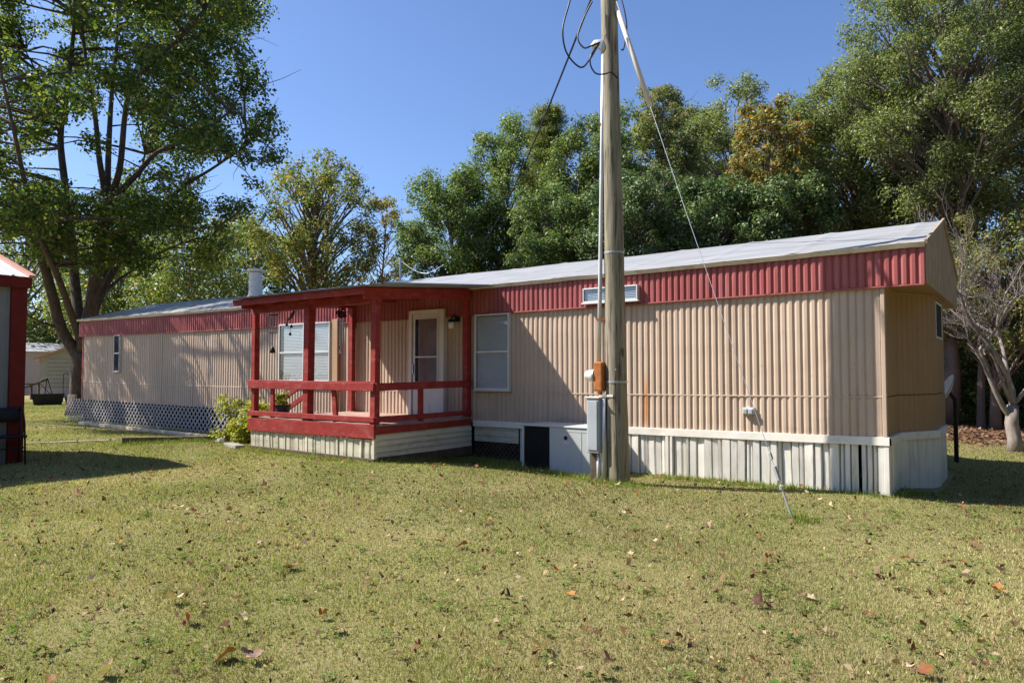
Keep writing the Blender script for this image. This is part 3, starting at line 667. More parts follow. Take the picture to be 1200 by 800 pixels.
broad_tree('autumn_tree', 'orange brown autumn tree among the green woods', 902, 112, 262, 48, 22, GOLD + OLIVE + [(.20, .10, .04)], (1.2, 1.3, .4, 3, 3, 3, 2, 1.4, 1.6), 29, 7000, .13, 80, .14, fill=.6)
broad_tree('broadleaf_tree', 'low dark glossy tree right behind the roof beside the pole', 745, 190, 345, 70, 23, DARK, (4, 4, 3, 3), 30, 18000, .12, 95, .15, m='glossy_leaf')
broad_tree('broadleaf_tree', 'dark glossy tree behind the roof under the feathery tree', 838, 205, 345, 66, 22, DARK, (4, 4, 3, 3), 31, 17000, .12, 90, .15, m='glossy_leaf')
broad_tree('broadleaf_tree', 'dark green lower tree left of the great oaks', 925, 205, 325, 56, 21, DARK + [(.13, .14, .05)], (4, 4, 3, 2, 2), 32, 16000, .12, 80, .16, m='glossy_leaf')
broad_tree('broadleaf_tree', 'dark leafy tree left of the pole just above the roof line', 655, 215, 350, 60, 25, GREEN + DARK, (2, 2, 2, 2, 2, 2, 2, 2), 40, 14000, .13, 75, .16)
broad_tree('oak_tree', 'olive green oak with sloping left crown above the gable', 1000, 80, 300, 96, 23, OLIVE, (4, 4, 2, 2), 33, 36000, .11, 170, .125, trunk_r=.2)
broad_tree('oak_tree', 'largest fine leaved oak towering out of the top of the photo', 1110, -60, 265, 118, 20, OLIVE, (4, 4, 2, 2), 34, 46000, .095, 210, .115, trunk_r=.24, fill=.3)
broad_tree('oak_tree', 'fine leaved oak cut off by the right edge of the photo', 1220, -60, 270, 100, 22, OLIVE, (3, 4, 2, 3), 35, 32000, .10, 160, .13, trunk_r=.22)
broad_tree('understory_tree', 'yellowing low tree behind the bare tree', 1165, 225, 420, 78, 19, OLIVE + YELL + [(.16, .11, .06)], (3, 3, 2, 2, .6, 1.5, 2, .6, 2), 36, 12000, .10, 90, .15, fill=.6)
broad_tree('understory_tree', 'shaded green sapling in the woods behind the satellite dish', 1135, 345, 520, 60, 21, GREEN, (3, 3, 4, 2), 37, 8000, .12, 60, .2, fill=.7)
broad_tree('understory_tree', 'leafy shaded tree at the right edge behind the bare tree', 1215, 330, 520, 60, 22, GREEN, (3, 3, 4, 2), 38, 8000, .12, 60, .2, fill=.7)
# trees beyond the left end
broad_tree('broadleaf_tree', 'sunlit yellow green tree far behind the pale house', 30, 215, 440, 75, 52, YELL + GREEN, (2, 3, 3, 1, 2, 3, 2, 2), 41, 9000, .30, 60, .22, group='trees beyond the left end')
broad_tree('broadleaf_tree', 'green tree seen between the big trunk and left roof end', 140, 255, 430, 65, 44, GREEN + YELL, (3, 3, 2, 2, 1, 2, 2, 0), 42, 9000, .25, 60, .22, group='trees beyond the left end')
broad_tree('broadleaf_tree', 'bright green tree behind the shaded left half of the roof', 225, 245, 420, 65, 40, GREEN + TURN, (3, 4, 2, 3, 2, 2, 1, 1, 0), 43, 9000, .22, 60, .22, group='trees beyond the left end')
broad_tree('broadleaf_tree', 'pale hazy green tree between the maple and the big left tree', 290, 250, 400, 55, 48, TURN + GREEN, (3, 2, 1, 2, 0, 2, 3, 2, 2), 44, 7000, .24, 50, .22, group='trees beyond the left end')
# pine
def pine(px, top, bot, hw, t, seed):
    global RNG; RNG = np.random.default_rng(seed); rr = random.Random(seed)
    b = far(px, 434, t); base = Vector((b.x, b.y, 0)); tp = far(px, top, t).z; bz = far(px, bot, t).z; rx = hw * t / F_PX
    root = thing('pine_tree', 'dark olive pine with level tiers of boughs left of the pole', 'tree', base, 'trees behind the mobile home')
    mb = MB().tube([base, base + Vector((.1, 0, tp * .5)), base + Vector((0, 0, tp))], [.2, .13, .02], 8); P = []
    z = bz
    while z < tp:
        k = 1 - (z - bz) / (tp - bz) * .85; n = 5
        for j in range(n):
            an = rr.uniform(0, 6.28); L = rx * k * rr.uniform(.6, 1.1); e = base + Vector((math.cos(an) * L, math.sin(an) * L, z + L * .18)); s0 = base + Vector((0, 0, z))
            mb.tube([s0, s0.lerp(e, .5) + Vector((0, 0, .04)), e], [.035, .02, .008], 5, cap=False)
            for q in range(9):
                tt = .3 + .7 * q / 8; cc = s0.lerp(e, tt); P.append(RNG.normal(size=(60, 3)) * np.array([.26, .26, .10]) + np.array(cc + Vector((0, 0, .05))))
        z += .52 * rr.uniform(.7, 1.2)
    obj('trunk', mb, M['bark_far'], root)
    leaf_mesh('crown', np.concatenate(P), .20, [(.15, .185, .05), (.22, .22, .06), (.10, .14, .04)], (4, 3, 3), M['leaf'], root, aspect=.14, up_bias=.2)
pine(642, 128, 345, 62, 29, 55)

# the big tree beyond the left end of the home
def big_tree():
    global RNG; RNG = np.random.default_rng(71); rr = random.Random(71)
    T0 = 24.0
    base = far(92, 434, T0); base.z = 0
    root = thing('shade_tree', 'huge dark shade tree leaning over the left end of the home', 'tree', base)
    def P(x, y, dt=0.): return far(x, y, T0 + dt)
    limbs = [  # (points as photo places with depth offsets, start radius, end radius)
        ([(92, 490, 0), (93, 450, 0), (96, 412, 0)], .30, .27),
        ([(94, 420, 0), (72, 385, -.3), (60, 340, -.8), (48, 300, -1.2), (28, 262, -1.8), (5, 240, -2.4), (-40, 205, -3)], .21, .08),
        ([(96, 412, 0), (90, 350, .6), (84, 290, 1), (76, 215, 1.2), (71, 160, 1.4), (78, 110, 1.6), (86, 40, 2), (90, -40, 2)], .20, .05),
        ([(97, 412, 0), (108, 350, -.6), (118, 290, -1), (126, 238, -1.2)], .22, .17),
        ([(126, 238, -1.2), (117, 190, -1.5), (112, 140, -1.8), (104, 95, -2), (95, 20, -2), (92, -40, -2)], .11, .03),
        ([(126, 238, -1.2), (127, 185, -1.0), (131, 110, -.6), (137, 50, 0), (140, -30, .4)], .12, .03),
        ([(126, 238, -1.2), (140, 200, -1.6), (147, 130, -2), (158, 95, -2.3), (205, 50, -2.8), (240, 10, -3)], .12, .03),
        ([(126, 240, -1.2), (160, 205, -1.6), (185, 178, -2), (230, 160, -2.5), (270, 130, -3)], .11, .03),
        ([(99, 405, 0), (118, 345, .6), (150, 292, 1), (172, 268, 1.2), (210, 222, 1.4), (245, 200, 1.5), (290, 170, 1.4)], .17, .03),
        ([(118, 345, .6), (150, 320, 1.6), (200, 290, 2.4), (250, 275, 3)], .07, .02),
        ([(96, 405, 0), (70, 330, -2.), (40, 260, -4.0), (20, 170, -5.5), (0, 80, -6.5)], .13, .03),
        ([(96, 400, 0), (120, 330, 2), (150, 260, 4), (170, 180, 5)], .13, .03),
        ([(72, 385, -.3), (50, 378, -.8), (34, 370, -1.2), (5, 352, -1.8)], .05, .015),
        ([(71, 160, 1.4), (55, 110, 1.6), (30, 60, 2)], .07, .02),
    ]
    mb = MB(); path = []
    for pts, r0, r1 in limbs:
        w_ = [P(*q) for q in pts]
        # smooth the polyline
        ps = []
        for i in range(len(w_) - 1):
            a, b, c_, d = w_[max(i - 1, 0)], w_[i], w_[i + 1], w_[min(i + 2, len(w_) - 1)]
            for k in range(4):
                u = k / 4; ps.append(.5 * ((2 * b) + (c_ - a) * u + (2 * a - 5 * b + 4 * c_ - d) * u * u + (3 * b - a - 3 * c_ + d) * u ** 3))
        ps.append(w_[-1]); n = len(ps)
        mb.tube(ps, [r0 + (r1 - r0) * (i / (n - 1)) ** .8 for i in range(n)], 9)
        path += ps[n // 3:]
    mb.tube([base + Vector((0, 0, -.1)), base + Vector((0, 0, .25)), base + Vector((0, 0, .7))], [.42, .34, .30], 10)
    cs, rs = [], []
    CC = P(95, 85, -.5); RX, RZ = 7.4, 7.6
    holes = [((75, 190), 20), ((100, 205), 14), ((145, 190), 14), ((262, 205), 15), ((130, 120), 9), ((150, 150), 9)]
    def inside(q):
        e = Vector(((q.x - CC.x) / RX, (q.y - CC.y) / RX, (q.z - CC.z) / RZ)); return e.length
    def screen(q):
        d = q - CAM; return 600 + F_PX * d.dot(RT) / d.dot(CF), 400 - F_PX * d.dot(CU) / d.dot(CF)
    tries = 0
    while len(cs) < 450 and tries < 40000:
        tries += 1
        q = Vector((rr.uniform(-1, 1), rr.uniform(-1, 1), rr.uniform(-.78, 1)));
        if q.length > 1 or (q.length < .45 and rr.random() < .6): continue
        q = Vector((CC.x + q.x * RX, CC.y + q.y * RX, CC.z + q.z * RZ)); sx, sy = screen(q)
        if q.z < 3.6 or sy > 345: continue
        if q.y < 0:                                                   # keep the porch side of the long wall in the sun
            zw = q.z - 2.36 * -q.y; xw = q.x + 2.0 * -q.y
            if -.5 < zw < 3.6 and xw > -15.3 + (2.5 - zw) * 1.0 - .9: continue
            if -.5 < zw < 3.6 and rr.random() < .35: continue
        if any((sx - hx) ** 2 + (sy - hy) ** 2 < (hr + 14) ** 2 for (hx, hy), hr in holes) and rr.random() < .93: continue
        lim = 345 if 130 < sy < 250 else (318 if sy < 130 else 290)
        if sx > lim - 22: continue
        cs.append(q); rs.append(rr.uniform(.35, .95))
    for k in range(36):                                               # low boughs hanging before the trunk
        q = P(rr.uniform(5, 190), rr.uniform(225, 310), rr.uniform(-3.5, -.5)); zw = q.z - 2.36 * -q.y; xw = q.x + 2.0 * -q.y
        if q.y < 0 and -.5 < zw < 3.6 and xw > -16.: continue
        cs.append(q); rs.append(rr.uniform(.3, .65))
    for k in range(5):                                               # the boughs whose shade lies across the left half of the home
        xw, zw = rr.uniform(-20.8, -14.2), rr.uniform(.5, 2.9)
        if xw > -15.2 + (2.5 - zw) * 1.0 - .5: continue
        z_ = rr.uniform(5.2, 9.5); q = Vector((xw, 0, zw)) + to_sun * ((z_ - zw) / to_sun.z)
        if screen(q)[0] > 300: continue
        cs.append(q); rs.append(rr.uniform(.3, .6))
    for q in cs[::1]:
        s0 = min(path, key=lambda a: (a - q).length + (2 if a.z > q.z else 0)); L = (q - s0).length
        mb.tube(wiggle(s0, q, 5, .10, rr, .05), [min(.06, .012 + .012 * L) * (1 - .8 * k / 5) for k in range(6)], 5, cap=False)
        for _ in range(3):
            e = q + Vector((rr.gauss(0, 1), rr.gauss(0, 1), rr.gauss(.1, .6))) * .6; mb.tube(wiggle(q.lerp(s0, .15), e, 3, .12, rr), [.015, .011, .008, .004], 4, cap=False)
    obj('trunk', mb, M['bark'], root, smooth=True)
    wts = np.array(rs) ** 2; per = (150000 * wts / wts.sum()).astype(int)
    leaf_mesh('crown', clump_points(cs, rs, per, .75), .122, [(.07, .115, .028), (.105, .155, .034), (.045, .078, .022), (.27, .26, .05), (.18, .22, .048)], (4, 4, 2.5, 1.2, 2.4), M['backlit_leaf'], root, up_bias=.4, aspect=.7)
big_tree()

# bare pale tree at the right edge
def bare_tree():
    rr = random.Random(12); b = far(1188, 434, 14.0); base = Vector((b.x, b.y, gzf(b.x, b.y)))
    root = thing('bare_tree', 'leafless pale many stemmed tree at the right edge of the lawn', 'tree', base)
    mb = MB()
    def grow(p, d, L, r_, lev):
        r_ = r_ * (.70 if lev == 0 else 1.); n = 5; pts = [p]; q = p.copy(); dd = d.copy()
        for i in range(n):
            dd = (dd + Vector((rr.gauss(0, .10), rr.gauss(0, .10), rr.gauss(.05, .06)))).normalized(); q = q + dd * (L / n); pts.append(q.copy())
        mb.tube(pts, [r_ * (1 - .5 * i / n) for i in range(n + 1)], 7 if lev < 2 else 4, cap=False)
        if lev >= 5: return
        for i in range(2 if lev < 4 else 3):
            t = rr.choice((2, 3, 4, 5)) if i else 5; a = Vector((rr.gauss(0, 1), rr.gauss(0, 1), rr.gauss(.3, .5))).normalized()
            grow(pts[t], (dd * .75 + a * rr.uniform(.35, .75)).normalized(), L * rr.uniform(.58, .85), r_ * (.62 if i == 0 else .5), lev + 1)
        if lev >= 1:
            for i in range(7):
                t = rr.randint(1, 5); a = Vector((rr.gauss(0, 1), rr.gauss(0, 1), rr.gauss(.4, .5))).normalized(); grow(pts[t], (dd * .5 + a * .8).normalized(), L * rr.uniform(.3, .55), r_ * .28, max(lev + 2, 4))
    pr = [Vector((0, 0, -.1)), Vector((-.02, 0, .25)), Vector((-.06, 0, .55)), Vector((-.03, 0, .9))]
    mb.tube([base + q for q in pr], [.17, .125, .12, .10], 12)
    S0 = base + Vector((-.05, 0, .62))
    rr = random.Random(31)
    grow(S0, (-RT * .62 + UP * .85).normalized(), 1.5, .085, 0)
    grow(base + pr[3], (-RT * .12 + UP).normalized(), 1.5, .09, 0)
    grow(base + pr[3], (RT * .25 + UP * 1.0 + FW * .25).normalized(), 1.5, .085, 0)
    grow(base + pr[3], (-RT * .4 + UP * 1.0 - FW * .3).normalized(), 1.4, .06, 0)
    grow(base + pr[3], (RT * .5 + UP * .8 - FW * .2).normalized(), 1.4, .06, 0)
    obj('trunk', mb, M['bark_pale'], root, smooth=True)
bare_tree()
# dim trunks in the woods at the right
for k, (x, t, r_) in enumerate(((1148, 19.5, .10), (1156, 21, .07), (1124, 24, .08), (1133, 27, .07), (1172, 26, .08))):
    b = far(x, 434, t); rr = random.Random(80 + k)
    o = obj('woodland_tree', MB().tube([(b.x, b.y, -.15), (b.x, b.y, .3), (b.x + .1, b.y, 3), (b.x + rr.uniform(-.4, .4), b.y, 8)], [r_ * 1.3, r_, r_ * .85, r_ * .5], 9), M['bark_far'])
    tag(o, ('stout shaded trunk rising from brown leaves left of the bare tree', 'thinner trunk right beside the stout shaded trunk', 'dark trunk deep in the woods close to the satellite dish', 'slim dark trunk far back in the woods', 'dark trunk in the shade directly behind the bare tree')[k], 'tree', 'shaded trunks in the woods')
# undergrowth and far woods
RNG = np.random.default_rng(5)
def mass(name, label, region, n, size, pal, wts, zmax):
    P = []
    for _ in range(n // 60):
        x, t = RNG.uniform(*region[0]), RNG.uniform(*region[1]); b = far(x, 434, t); z = RNG.uniform(0, 1) ** 1.3 * zmax
        P.append(np.array([b.x, b.y, z])[None] + RNG.normal(size=(60, 3)) * np.array([.5, .5, .35]) * (t / 25))
    P = np.concatenate(P); P[:, 2] = np.abs(P[:, 2]); o = leaf_mesh(name, P, size, pal, wts, M['leaf']); return tag(o, label, 'woods', kind='stuff')
mass('undergrowth', 'dense shaded undergrowth of the woods at the right', ((1060, 1330), (20, 30)), 42000, .14, GREEN, (3, 3, 4, 1), 5.0)
mass('far_woods', 'far woods behind everything', ((-150, 1100), (46, 60)), 60000, .34, GREEN + YELL, (3, 3, 3, 2, 0, 1, 1, 0), 7.0)

def wood_belt(name, label, pts, n, hgt, seed):
    global RNG; RNG = np.random.default_rng(seed); t = RNG.uniform(0, len(pts) - 1.001, n // 40); i = t.astype(int); f = (t - i)[:, None]; pp = np.array(pts, float); c_ = pp[i] * (1 - f) + pp[i + 1] * f
    top = hgt * (.75 + .35 * np.sin(t * 9.1) * np.sin(t * 3.7 + 1)); P = np.stack([c_[:, 0], c_[:, 1], RNG.uniform(.02, 1, len(t)) * top], 1)
    P = np.repeat(P, 40, 0) + RNG.normal(size=(len(t) * 40, 3)) * np.array([1.4, 1.4, .9]); P[:, 2] = np.abs(P[:, 2])
    o = leaf_mesh(name, P, .85, G_, (1,) * 8, M['leaf']); return tag(o, label, 'woods', kind='stuff')
wood_belt('unseen_shade_woods', 'unseen woods added beyond the right end and behind the viewer to deepen shade', [(9, 34), (15, 22), (17, 8), (18, -6), (14, -20), (2, -30), (-14, -34)], 30000, 13, 3)  # out of view, added to block low sky light and darken the shade
# yellow-green shrub by the porch
def leafy(name, label, cat, base, pts_c, rs, n, size, pal, wts, stems, parent=None, group=None):
    root = thing(name, label, cat, base, group); rr = random.Random(4); mb = MB()
    for q in pts_c: mb.tube(wiggle(base, q, 4, .1, rr), [.014, .012, .009, .006, .003], 5, cap=False)
    obj('stems', mb, M['bark_far'], root); per = [int(n / len(pts_c))] * len(pts_c)
    leaf_mesh('foliage', clump_points(pts_c, rs, per, .85), size, pal, wts, M['leaf'], root); return root
RNG = np.random.default_rng(9); rr = random.Random(9)
sb = Vector((-11.2, -1.15, gzf(-11.2, -1.15)))
cs = [sb + Vector((rr.uniform(-.55, 1.15), rr.uniform(-.45, .4), rr.uniform(.12, .85))) for _ in range(46)]
cs = [c_ for c_ in cs if not (c_.x > -9.6 and c_.z > .9)]
leafy('shrub', 'yellow green leafy shrub at the left corner of the porch', 'shrub', sb, cs, [rr.uniform(.12, .24) for _ in cs], 4800, .065, [(.34, .33, .035), (.26, .28, .04), (.17, .21, .035), (.40, .36, .06)], (4, 4, 2, 2), 8)
# potted plant on the deck
q = at(331, 487, -1.85); pb = Vector((q.x, -1.85, .69))
pt = thing('potted_plant', 'small plant in a dark pot on the left end of the deck', 'potted plant', pb)
obj('pot', MB().lathe(pb, [(0, 0), (.10, 0), (.135, .17), (.145, .175), (.145, .20), (.125, .20), (.12, .17), (0, .165)], 20), M['pot'], pt)
cs = [pb + Vector((rr.uniform(-.12, .12), rr.uniform(-.12, .12), .22 + rr.uniform(0, .16))) for _ in range(9)]
leaf_mesh('foliage', clump_points(cs, [.08] * 9, [40] * 9), .06, [(.28, .30, .04), (.18, .22, .04)], (1, 1), M['leaf'], pt)
mb = MB()
for k in range(14):
    e = pb + Vector((rr.gauss(-.04, .16), rr.gauss(0, .12), rr.uniform(.42, .78))); mb.tube([pb + Vector((0, 0, .17)), pb.lerp(e, .6) + Vector((0, 0, .1)), e], [.005, .004, .002], 4, cap=False)
obj('dry_stems', mb, M['tan_plank'], pt)

# ------------------------------------------------------------------ utility pole and what hangs on it
pbx, pby = -2.905, -1.28
pole = obj('utility_pole', MB(), M['pole']) if False else None
mb = MB(); pts = []; rad = []
for k in range(40):
    z = -.1 + k * .23; pts.append((pbx - .012 * z + noise.noise((z * .4, 1, 2)) * .015, pby - .008 * z, z)); rad.append(.147 - .0062 * z + noise.noise((z * 2.1, 0, 5)) * .005)
mb.tube(pts, rad, 28)
pole = thing('utility_pole', 'tall weathered wooden utility pole in front of the home', 'utility pole', (pbx, pby, 0))
obj('shaft', mb, M['pole'], pole, smooth=True)
for z in (1.33, 3.0): obj('strap', MB().lathe((pbx - .012 * z, pby - .008 * z, z), [(.13, 0), (.152 - .0062 * z, 0), (.152 - .0062 * z, .025), (.13, .025)], 24), M['steel'], pole)
obj('bolt', MB().tube([(pbx + .05, pby - .15, 1.5), (pbx + .06, pby - .19, 1.5)], .012, 6), M['steel'], pole)
# service riser: pipe, weatherhead, meter, breaker box
sr = thing('service_riser', 'grey electrical riser pipe with rusty meter box strapped to the pole', 'electrical riser', (-3.11, -1.38, 0))
def riser(z): return Vector((-3.10 + (5.75 - z) * -.004 + .075 * max(0, (z - 1.6) / 4.2), -1.40, z))
obj('pipe', MB().tube([riser(z) for z in (1.6, 2.5, 3.5, 4.5, 5.68)], .027, 12), M['conduit'], sr, smooth=True)
obj('strap', MB().bar(riser(4.7) + Vector((-.03, 0, 0)), riser(4.7) + Vector((.14, .05, 0)), .065, .03), M['rust'], sr)
obj('strap', MB().bar(riser(2.15) + Vector((-.035, 0, 0)), riser(2.15) + Vector((.14, .05, 0)), .07, .03), M['rust'], sr)
wh = riser(5.72)
obj('weatherhead', MB().tube([wh + Vector((.01, 0, -.06)), wh + Vector((.0, 0, .0)), wh + Vector((-.03, -.01, .05)), wh + Vector((-.10, -.03, .06)), wh + Vector((-.15, -.05, .02))], [.045, .06, .065, .055, .035], 12), M['conduit'], sr, smooth=True)
mbx = obj('meter_box', MB().box(-3.165, -3.035, -1.47, -1.33, 1.22, 1.60), M['rust'], sr, bevel=.02)
obj('meter', MB().tube([(-3.165, -1.40, 1.42), (-3.20, -1.40, 1.42), (-3.205, -1.40, 1.42), (-3.29, -1.40, 1.42), (-3.31, -1.40, 1.42)], [.085, .085, .075, .07, .045], 18), M['frosted'], mbx, smooth=False)
obj('meter_ring', MB().tube([(-3.168, -1.40, 1.42), (-3.19, -1.40, 1.42)], .092, 18), M['steel'], mbx)
obj('nipple', MB().tube([(-3.10, -1.40, 1.14), (-3.10, -1.40, 1.23)], .03, 10), M['rust'], sr)
bb = obj('breaker_box', MB().box(-3.245, -3.07, -1.50, -1.31, .43, 1.13), M['grey_box'], sr, bevel=.01)
obj('hood', MB().box(-3.26, -3.055, -1.515, -1.30, 1.132, 1.15), M['white_trim'], bb, bevel=.006)
obj('box_door', MB().box(-3.225, -3.09, -1.512, -1.501, .47, 1.10), M['grey_box'], bb, bevel=.004)
obj('lower_pipe', MB().tube([(-3.04, -1.42, 0), (-3.04, -1.42, 1.13)], .03, 10).tube([(-3.115, -1.43, 0), (-3.115, -1.43, .44)], .024, 10), M['conduit'], sr, smooth=True)
obj('support_board', MB().box(-3.235, -3.14, -1.42, -1.38, 0, .44), M['old_wood'], sr, bevel=.008)
obj('cross_bracket', MB().box(-3.10, -2.90, -1.435, -1.40, 1.152, 1.18), M['white_trim'], sr)
# cables
def cubic(pts, n=10):
    w_ = [Vector(q) for q in pts]; out = []
    for i in range(len(w_) - 1):
        a, b, c_, d = w_[max(i - 1, 0)], w_[i], w_[i + 1], w_[min(i + 2, len(w_) - 1)]
        for k in range(n):
            u = k / n; out.append(.5 * ((2 * b) + (c_ - a) * u + (2 * a - 5 * b + 4 * c_ - d) * u * u + (3 * b - a - 3 * c_ + d) * u ** 3))
    return out + [w_[-1]]
T = 9.25
dl = thing('drip_loop', 'black drip loop wires curling into the weatherhead', 'cable', wh, None)
obj('wire', MB().tube(cubic([far(672, -14, T), far(666, 8, T - .1), far(659.5, 35, T - .2), (far(664, 62, T - .15)), far(680, 79, T - .1), far(691, 70, T - .05), far(702, 51, T)]), .011, 6), M['cable'], dl)
obj('wire', MB().tube(cubic([far(694, 2, T + .1), far(684, 22, T + .1), far(677, 44, T + .05), far(684, 56, T), far(693, 54, T - .05), far(703, 50, T)]), .011, 6), M['cable'], dl)
obj('wire', MB().tube(cubic([far(702, 52, T), far(693, 64, T - .1), far(692, 76, T - .1), far(698, 86, T - .08), far(708, 87, T - .06), far(716, 85, T - .12), far(724, 92, T - .1)]), .010, 6), M['cable'], dl)
gw = obj('ground_wire', MB().tube(cubic([far(727, -5, T), far(732, 14, T - .05), far(734.5, 34, T - .05), far(731, 57, T), far(728, 58, T)]), .009, 6), M['cable']); tag(gw, 'short blue black wire looping down the right side of the pole', 'cable')
ptop = Vector((pbx - .09, pby - .06, 6.95)); fe = far(545, 300, 42)
sd_ = [ptop.lerp(fe, t) - Vector((0, 0, 1.1 * 4 * t * (1 - t))) for t in np.linspace(0, 1, 40)]
mb = MB().tube(sd_, .016, 6)
tw = [p_ + Vector((math.cos(i * 9) * .012, 0, math.sin(i * 9) * .014)) for i, p_ in enumerate([ptop.lerp(fe, t) - Vector((0, 0, 1.1 * 4 * t * (1 - t))) for t in np.linspace(0, .6, 260)])]
mb.tube(tw, .011, 4)
tag(obj('overhead_cable', mb, M['cable']), 'twisted black overhead cable slanting down left from the pole to the trees', 'cable')
# guy wire
gA = Vector((-.46, -2.42, gzf(-.46, -2.42))); gB = Vector((pbx - .08, pby, 6.55)); gd = (gB - gA)
guy = thing('guy_wire', 'steel guy wire from the pole to the lawn with pale guard tube', 'guy wire', gA)
obj('anchor_rod', MB().tube([gA - gd * .02, gA + gd * .045], .011, 8).lathe(gA + gd * .045, [(0, -.03), (.022, -.02), (.025, .02), (0, .03)], 10), M['steel'], guy)
obj('strand', MB().tube([gA + gd * .04, gA + gd * .5 - Vector((0, 0, .03)), gB], .0036, 6), M['steel'], guy)
obj('clamp', MB().bar(gA + gd * .055, gA + gd * .075, .03, .03).bar(gA + gd * .085, gA + gd * .095, .026, .026), M['steel'], guy, bevel=.004)
obj('guard_tube', MB().tube([gA + gd * .725 - Vector((0, 0, .014)), gA + gd * 1.0], .031, 12), M['pvc'], guy, smooth=True)

# ------------------------------------------------------------------ air conditioner
ax0, ax1, ay0, ay1, az0, az1 = -4.79, -3.62, -.76, -.10, -.02, .665
ac = thing('air_conditioner', 'beige ground level air conditioner with dark side grille by the rail', 'air conditioner', (ax0, ay0, 0))
obj('top', MB().box(ax0 - .01, ax1 + .01, ay0 - .012, ay1, az1, az1 + .022), M['ac'], ac, bevel=.006)
obj('cabinet', MB().box(-4.30, ax1, ay0, ay1, az0, az1 - .002), M['ac'], ac, bevel=.008)
obj('panel_seam', MB().box(-3.765, -3.757, ay0 - .004, ay0 + .01, az0 + .02, az1 - .04).box(-4.29, ax1 - .01, ay0 - .003, ay0 + .01, az1 - .055, az1 - .048), M['grey_box'], ac)
obj('corner_post', MB().box(ax0, ax0 + .035, ay0, ay0 + .035, az0, az1 - .002), M['ac'], ac, bevel=.004)
obj('coil', MB().box(ax0 + .03, -4.302, ay0 + .04, ay1 - .02, az0 + .01, az1 - .004), M['dark'], ac)
mb = MB(); x = ax0 + .05
while x < -4.31: mb.box(x, x + .004, ay0 + .010, ay0 + .016, az0 + .02, az1 - .01); x += .028
z = az0 + .04
while z < az1 - .02: mb.box(ax0 + .036, -4.302, ay0 + .004, ay0 + .009, z, z + .005); z += .045
obj('grille', mb, M['black'], ac)
obj('knockout', MB().tube([(-4.02, ay0 - .006, .52), (-4.02, ay0 + .01, .52)], .03, 14), M['black'], ac)
obj('sticker', MB().box(-4.06, -3.97, ay0 - .003, ay0 + .004, .43, .478), M['pink'], ac)

# ------------------------------------------------------------------ shed at the left edge
sx, sy = -10.42, -5.30; sz = gzf(sx, sy)
shed = thing('shed', 'grey metal shed with red corner post at the left edge', 'shed', (sx, sy, sz))
mb = MB()
path = [(sx - .03, -9.4), (sx - .03, sy - .22)]
rows = []; prof = []
yv = -9.4
while yv < sy - .2: prof += [(yv, 0), (yv + .17, 0), (yv + .18, .012), (yv + .215, .012), (yv + .225, 0)]; yv += .23
rows = [[(sx - .05 + o, y, z) for y, o in prof] for z in (sz, sz + 2.56)]
obj('wall', mb.grid(rows).box(sx - 3, sx - .06, -9.4, sy - .06, sz, sz + 2.55), M['shed_metal'], shed)
obj('corner_post', MB().box(sx - .14, sx, sy - .20, sy, sz, sz + 2.56), M['shed_red'], shed, bevel=.008)
obj('rear_post', MB().box(sx - 3.1, sx - 2.98, sy - .15, sy, sz, sz + 2.6), M['shed_red'], shed)
obj('rear_wall', MB().box(sx - 2.98, sx - .14, sy - .06, sy - .03, sz, sz + 2.6), M['shed_metal'], shed)
obj('eave_beam', MB().box(sx - .05, sx + .05, -9.4, sy + .04, sz + 2.53, sz + 2.68), M['shed_red'], shed, bevel=.008)
mb = MB(); ez, rz_ = sz + 2.685, sz + 2.685 + .52; mid = sx - 1.52
mb.add([(sx + .09, -9.4, ez), (sx + .09, sy + .06, ez), (mid, sy + .06, rz_), (mid, -9.4, rz_), (mid * 2 - sx - .09, sy + .06, ez), (mid * 2 - sx - .09, -9.4, ez)], [(0, 1, 2, 3), (3, 2, 4, 5)])
yv = -9.2
while yv < sy + .05: mb.bar((sx + .09, yv, ez + .008), (mid, yv, rz_ + .008), .035, .018); yv += .23
obj('roof', mb, M['shed_roof'], shed)
obj('rake_trim', MB().bar((sx + .10, sy + .03, ez + .008), (mid, sy + .03, rz_ + .01), .10, .045).bar((mid, sy + .03, rz_ + .01), (mid * 2 - sx - .1, sy + .03, ez + .008), .10, .045), M['salmon'], shed, bevel=.006)
mb = MB(); mb.add([(sx - .02, sy - .02, sz + 2.6), (mid, sy - .02, rz_ - .03), (mid * 2 - sx + .02, sy - .02, sz + 2.6)], [(0, 1, 2)]); obj('gable', mb, M['shed_red'], shed)
